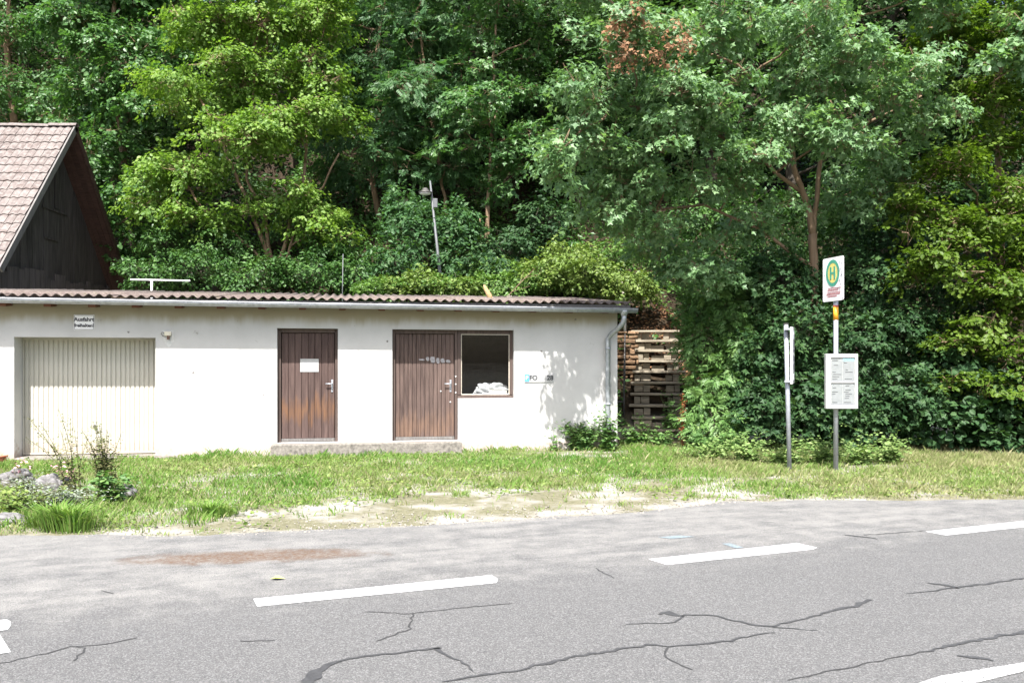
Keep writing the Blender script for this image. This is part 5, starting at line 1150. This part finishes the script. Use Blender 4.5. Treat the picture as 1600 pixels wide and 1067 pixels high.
# gravel on the worn edge
n = 2400; x = r.uniform(-4.2, 3.4, n); de = r.gamma(1.4, .35, n) - .15; y = EY(x) + de
bm = bmesh.new(); bmesh.ops.create_icosphere(bm, subdivisions=1, radius=.5); tv = np.array([v.co for v in bm.verts]) + .0; tf = np.array([[v.index for v in f.verts] for f in bm.faces]); bm.free()
tv = tv * (1 + .25 * r.normal(size=(len(tv), 1)))
V, Fc, tt = place((tv * [1, .8, .55], tf), np.stack([x, y, x * 0 + .012], -1), r.normal(size=(n, 3)) * [1, 1, .1], np.tile([0, 0, 1.], (n, 1)) + r.normal(size=(n, 3)) * .1, .008 + .026 * r.random(n) ** 4, r.random(n))
tag(link('gravel', np_mesh('gravel', V, Fc, flat('pale_gravel', (.24, .22, .19), .95, 0, .4, 20), tt)), 'loose pale gravel along the worn edge of the lay-by', 'gravel', kind='stuff')

# rocks and flower bed at the left
def rock(label, u, v, rx, ry, rz, seed):
    p = G(u, v); tag(link('rock', crumple('rock', 0, 0, 0, rx, ry, rz, seed, M['rock'], 5, .75, True, 3.4), None, (p.x, p.y, rz * .28), (0, 0, seed)), label, 'rock')
for lb, u, v, q, sd in (('largest pale lichen-covered rock in the flower bed at the left edge', 80, 772, (.24, .18, .17), 3), ('grey rock at the left picture edge behind the pale one', 28, 757, (.26, .18, .16), 5), ('small brownish rock in the grass in front of the garage door', 197, 779, (.15, .12, .12), 8),
                     ('low dark rock at the edge of the bed near the asphalt', 12, 816, (.16, .12, .07), 12), ('flat grey stone between the two larger bed rocks', 52, 776, (.13, .10, .07), 14), ('small stone leaning on the right of the pale rock', 112, 783, (.09, .08, .07), 16), ('rubble stone under the silvery plants', 45, 797, (.11, .09, .06), 18)):
    rock(lb, u, v, *q, sd)
p = G(-6, 722); t = thing('terracotta_trough', 'red terracotta planting trough at the left picture edge', 'planter', (p.x, p.y, 0))
mb = MB().box(-.35, .12, -.12, .12, -.02, .09); mb.build('trough', M['terracotta'], t, bevel=.012); MB().box(-.37, .14, -.14, .14, .09, .115).build('rim', M['terracotta'], t, bevel=.008)
rr_ = np.random.default_rng(5)
p = G(118, 775); weed('chicory_plant', 'sparse tall dry weed leaning left in front of the garage door', 'weed', (p.x, p.y), [(-.62, 0, 1.02), (-.5, .1, .92), (-.42, -.1, .8), (-.22, 0, 1.12), (-.12, .1, 1.02), (-.35, .05, .65), (-.7, .1, .75), (.1, .1, .7), (-.25, .1, .85), (-.05, .05, .9)], M['l_stem'], M['l_stem'], T_RHOMB, .05, 80, 101, .006, spread=.02)
p = G(165, 782); weed('mugwort_plant', 'denser upright grey-green weed clump before the garage door', 'weed', (p.x, p.y), [(rr_.normal() * .16, rr_.normal() * .1, rr_.uniform(.45, 1.0)) for _ in range(26)], M['l_stem'], M['l_stem'], T_RHOMB, .06, 60, 102, .006, spread=.025)
p = G(172, 786); weed('broad_leaf_weed', 'bright green leafy clump at the foot of the upright weeds', 'weed', (p.x, p.y), [(rr_.normal() * .2, rr_.normal() * .12, rr_.uniform(.15, .42)) for _ in range(16)], M['l_stem'], M['l_nettle'], T_RHOMB, .13, 14, 103)
p = G(95, 795); weed('silver_plant', 'silvery white ground cover spilling from the flower bed', 'plant', (p.x, p.y), [(rr_.normal() * .42, rr_.normal() * .2, rr_.uniform(.08, .22)) for _ in range(60)], M['l_stem'], M['l_silver'], T_RHOMB, .05, 26, 104)
p = G(40, 782); weed('lavender_plant', 'grey violet tufted plant between the rocks', 'plant', (p.x, p.y), [(rr_.normal() * .2, rr_.normal() * .12, rr_.uniform(.15, .35)) for _ in range(40)], M['l_stem'], M['l_silver'], T_RHOMB, .045, 12, 105)
p = G(30, 800); weed('bed_weed', 'tangled green weeds in the lower left flower bed', 'weed', (p.x, p.y), [(rr_.normal() * .35, rr_.normal() * .22, rr_.uniform(.08, .28)) for _ in range(40)], M['l_stem'], M['l_bright'], T_RHOMB, .07, 16, 106)
for k, (u, v, lb) in enumerate(((30, 760, 'small pink flowers beside the terracotta trough'), (92, 762, 'pink flowers in front of the garage door frame'), (110, 770, 'pink flowers right of the large pale rock'))):
    p = G(u, v); weed('pink_flower', lb, 'flower', (p.x, p.y), [(rr_.normal() * .08, rr_.normal() * .06, rr_.uniform(.25, .42)) for _ in range(7)], M['l_stem'], M['petal_pink'], T_RHOMB, .05, 4, 110 + k, .003, 'pink flowers of the bed', 'petals', .015, False)
# lush tufts at the kerbless edge
for k, (u, v, lb) in enumerate(((90, 826, 'bright green grass tuft at the asphalt edge, left one'), (112, 829, 'bright green grass tuft at the asphalt edge, right one'), (330, 806, 'small green grass tuft in the middle of the verge'))):
    p = G(u, v); r2 = np.random.default_rng(130 + k); t = thing('grass_tuft', lb, 'grass tuft', (p.x, p.y, 0), 0, 'lush grass tufts'); m_ = 260
    az = r2.uniform(0, 6.28, m_); ln_ = np.stack([np.cos(az), np.sin(az), 0 * az], -1); hg = r2.uniform(.12, .32, m_) * (.6 if k == 2 else 1); b0 = ln_ * r2.uniform(0, .2, m_)[:, None] * [1.6, .9, 0]; sd = np.stack([-np.sin(az), np.cos(az), 0 * az], -1) * .006
    md = b0 + ln_ * (hg * .2)[:, None] + up * (hg * .7)[:, None]; tp = b0 + ln_ * (hg * .75)[:, None] + up * (hg * .95)[:, None]; V = np.stack([b0 - sd, b0 + sd, md + sd, md - sd, tp], 1).reshape(-1, 3); bi = (np.arange(m_) * 5)[:, None]
    o = link('blades', np_mesh('tuft', V, np.concatenate([bi + [0, 1, 2], bi + [0, 2, 3], bi + [3, 2, 4]]), M['l_grass'], np.repeat(r2.uniform(.45, .9, m_), 5)), t); o['kind'] = 'stuff'
# nettles at the right corner of the building
p = G(905, 703); weed('nettle_clump', 'lush green nettle clump against the wall near the downpipe', 'weed', (p.x, p.y - .1), [(rr_.normal() * .33, rr_.normal() * .14, rr_.uniform(.22, .62)) for _ in range(70)], M['l_stem'], M['l_nettle'], T_RHOMB, .12, 17, 120)
p = G(950, 704); weed('nettle_clump', 'nettle clump at the building corner below the downpipe', 'weed', (p.x, p.y - .1), [(rr_.normal() * .18, rr_.normal() * .1, rr_.uniform(.3, .95)) for _ in range(34)], M['l_stem'], M['l_nettle'], T_RHOMB, .12, 16, 121)
p = G(925, 701); weed('tall_nettle', 'single tall nettle stalk standing before the white wall', 'weed', (p.x, p.y), [(0, 0, 1.12), (.05, 0, .9)], M['l_stem'], M['l_nettle'], T_RHOMB, .14, 34, 122, .007, spread=.02)
p = G(870, 705); weed('wall_weed', 'small sprig of weed at the left end of the nettles', 'weed', (p.x, p.y), [(-.1, 0, .5), (.02, 0, .38), (.1, 0, .3), (-.2, 0, .3)], M['l_stem'], M['l_nettle'], T_RHOMB, .09, 14, 123)
p = G(1066, 706); weed('dock_plant', 'tall rusty brown dock stalk beside the foot of the stairs', 'weed', (p.x, p.y), [(0, 0, 1.15), (.05, .02, 1.0), (-.04, .02, .8)], M['l_dock'], M['l_dock'], T_RHOMB, .045, 90, 124, .008, spread=.025, taper=False)
for k, (u, Y, h_, nn_, lb) in enumerate(((1000, 18.6, .75, 16, 'leafy weed with broad leaves growing over the left stair foot'), (1045, 19.4, 1.25, 14, 'leafy sprays hanging over the middle treads of the stairs'), (1030, 18.2, .4, 22, 'low weeds in front of the bottom tread'), (1085, 17.6, .7, 26, 'bushy green weeds right of the stair foot'), (985, 18.5, .45, 14, 'small weeds between building corner and stairs'), (1140, 16.7, .5, 30, 'grassy weeds below the elder bush'))):
    x_, y_ = at(u, Y); weed('stair_weed', lb, 'weed', (x_, y_), [(rr_.normal() * .22, rr_.normal() * .12, rr_.uniform(.4, 1.) * h_) for _ in range(nn_)], M['l_stem'], M['l_nettle'], T_RHOMB, .13, 15, 140 + k)
# dead branches on the roof
b = A(787, 470, 20.4); t = thing('dead_branch', 'bare pale branch lying up from the roof edge towards the right', 'branch', tuple(b)); mb = MB(); mb.tube([(0, 0, 0), tuple(A(815, 440, 20.6) - b), tuple(A(835, 420, 20.8) - b)], .013, .005, n=6).build('stem', M['bark'], t, True)
for a_, c_ in (((812, 443), (818, 425)), ((822, 434), (845, 428)), ((800, 456), (828, 447))): MB().tube([tuple(A(*a_, 20.6) - b), tuple(A(*c_, 20.7) - b)], .006, .003, n=5).build('twig', M['bark'], t)
b = A(768, 466, 20.2); t = thing('dry_stump', 'tan dried twig stump sticking up on the corrugated roof', 'branch', tuple(b)); MB().tube([(0, 0, -.1), (-.06, 0, .08), (-.14, 0, .22), (-.17, 0, .30)], 0, radii=[.08, .06, .045, .02], n=8).build('stump', flat('tan_dry_wood', (.34, .24, .12), .9, 0, .3, 30), t, True)
for k in range(10): MB().tube([(rr_.uniform(-.25, .5), rr_.normal() * .1, -.06), (rr_.uniform(-.2, .6), rr_.normal() * .1, rr_.uniform(-.04, .08))], .009, .004, n=5).build('twig', M['barkdark'] if k % 2 else M['paling'], t)
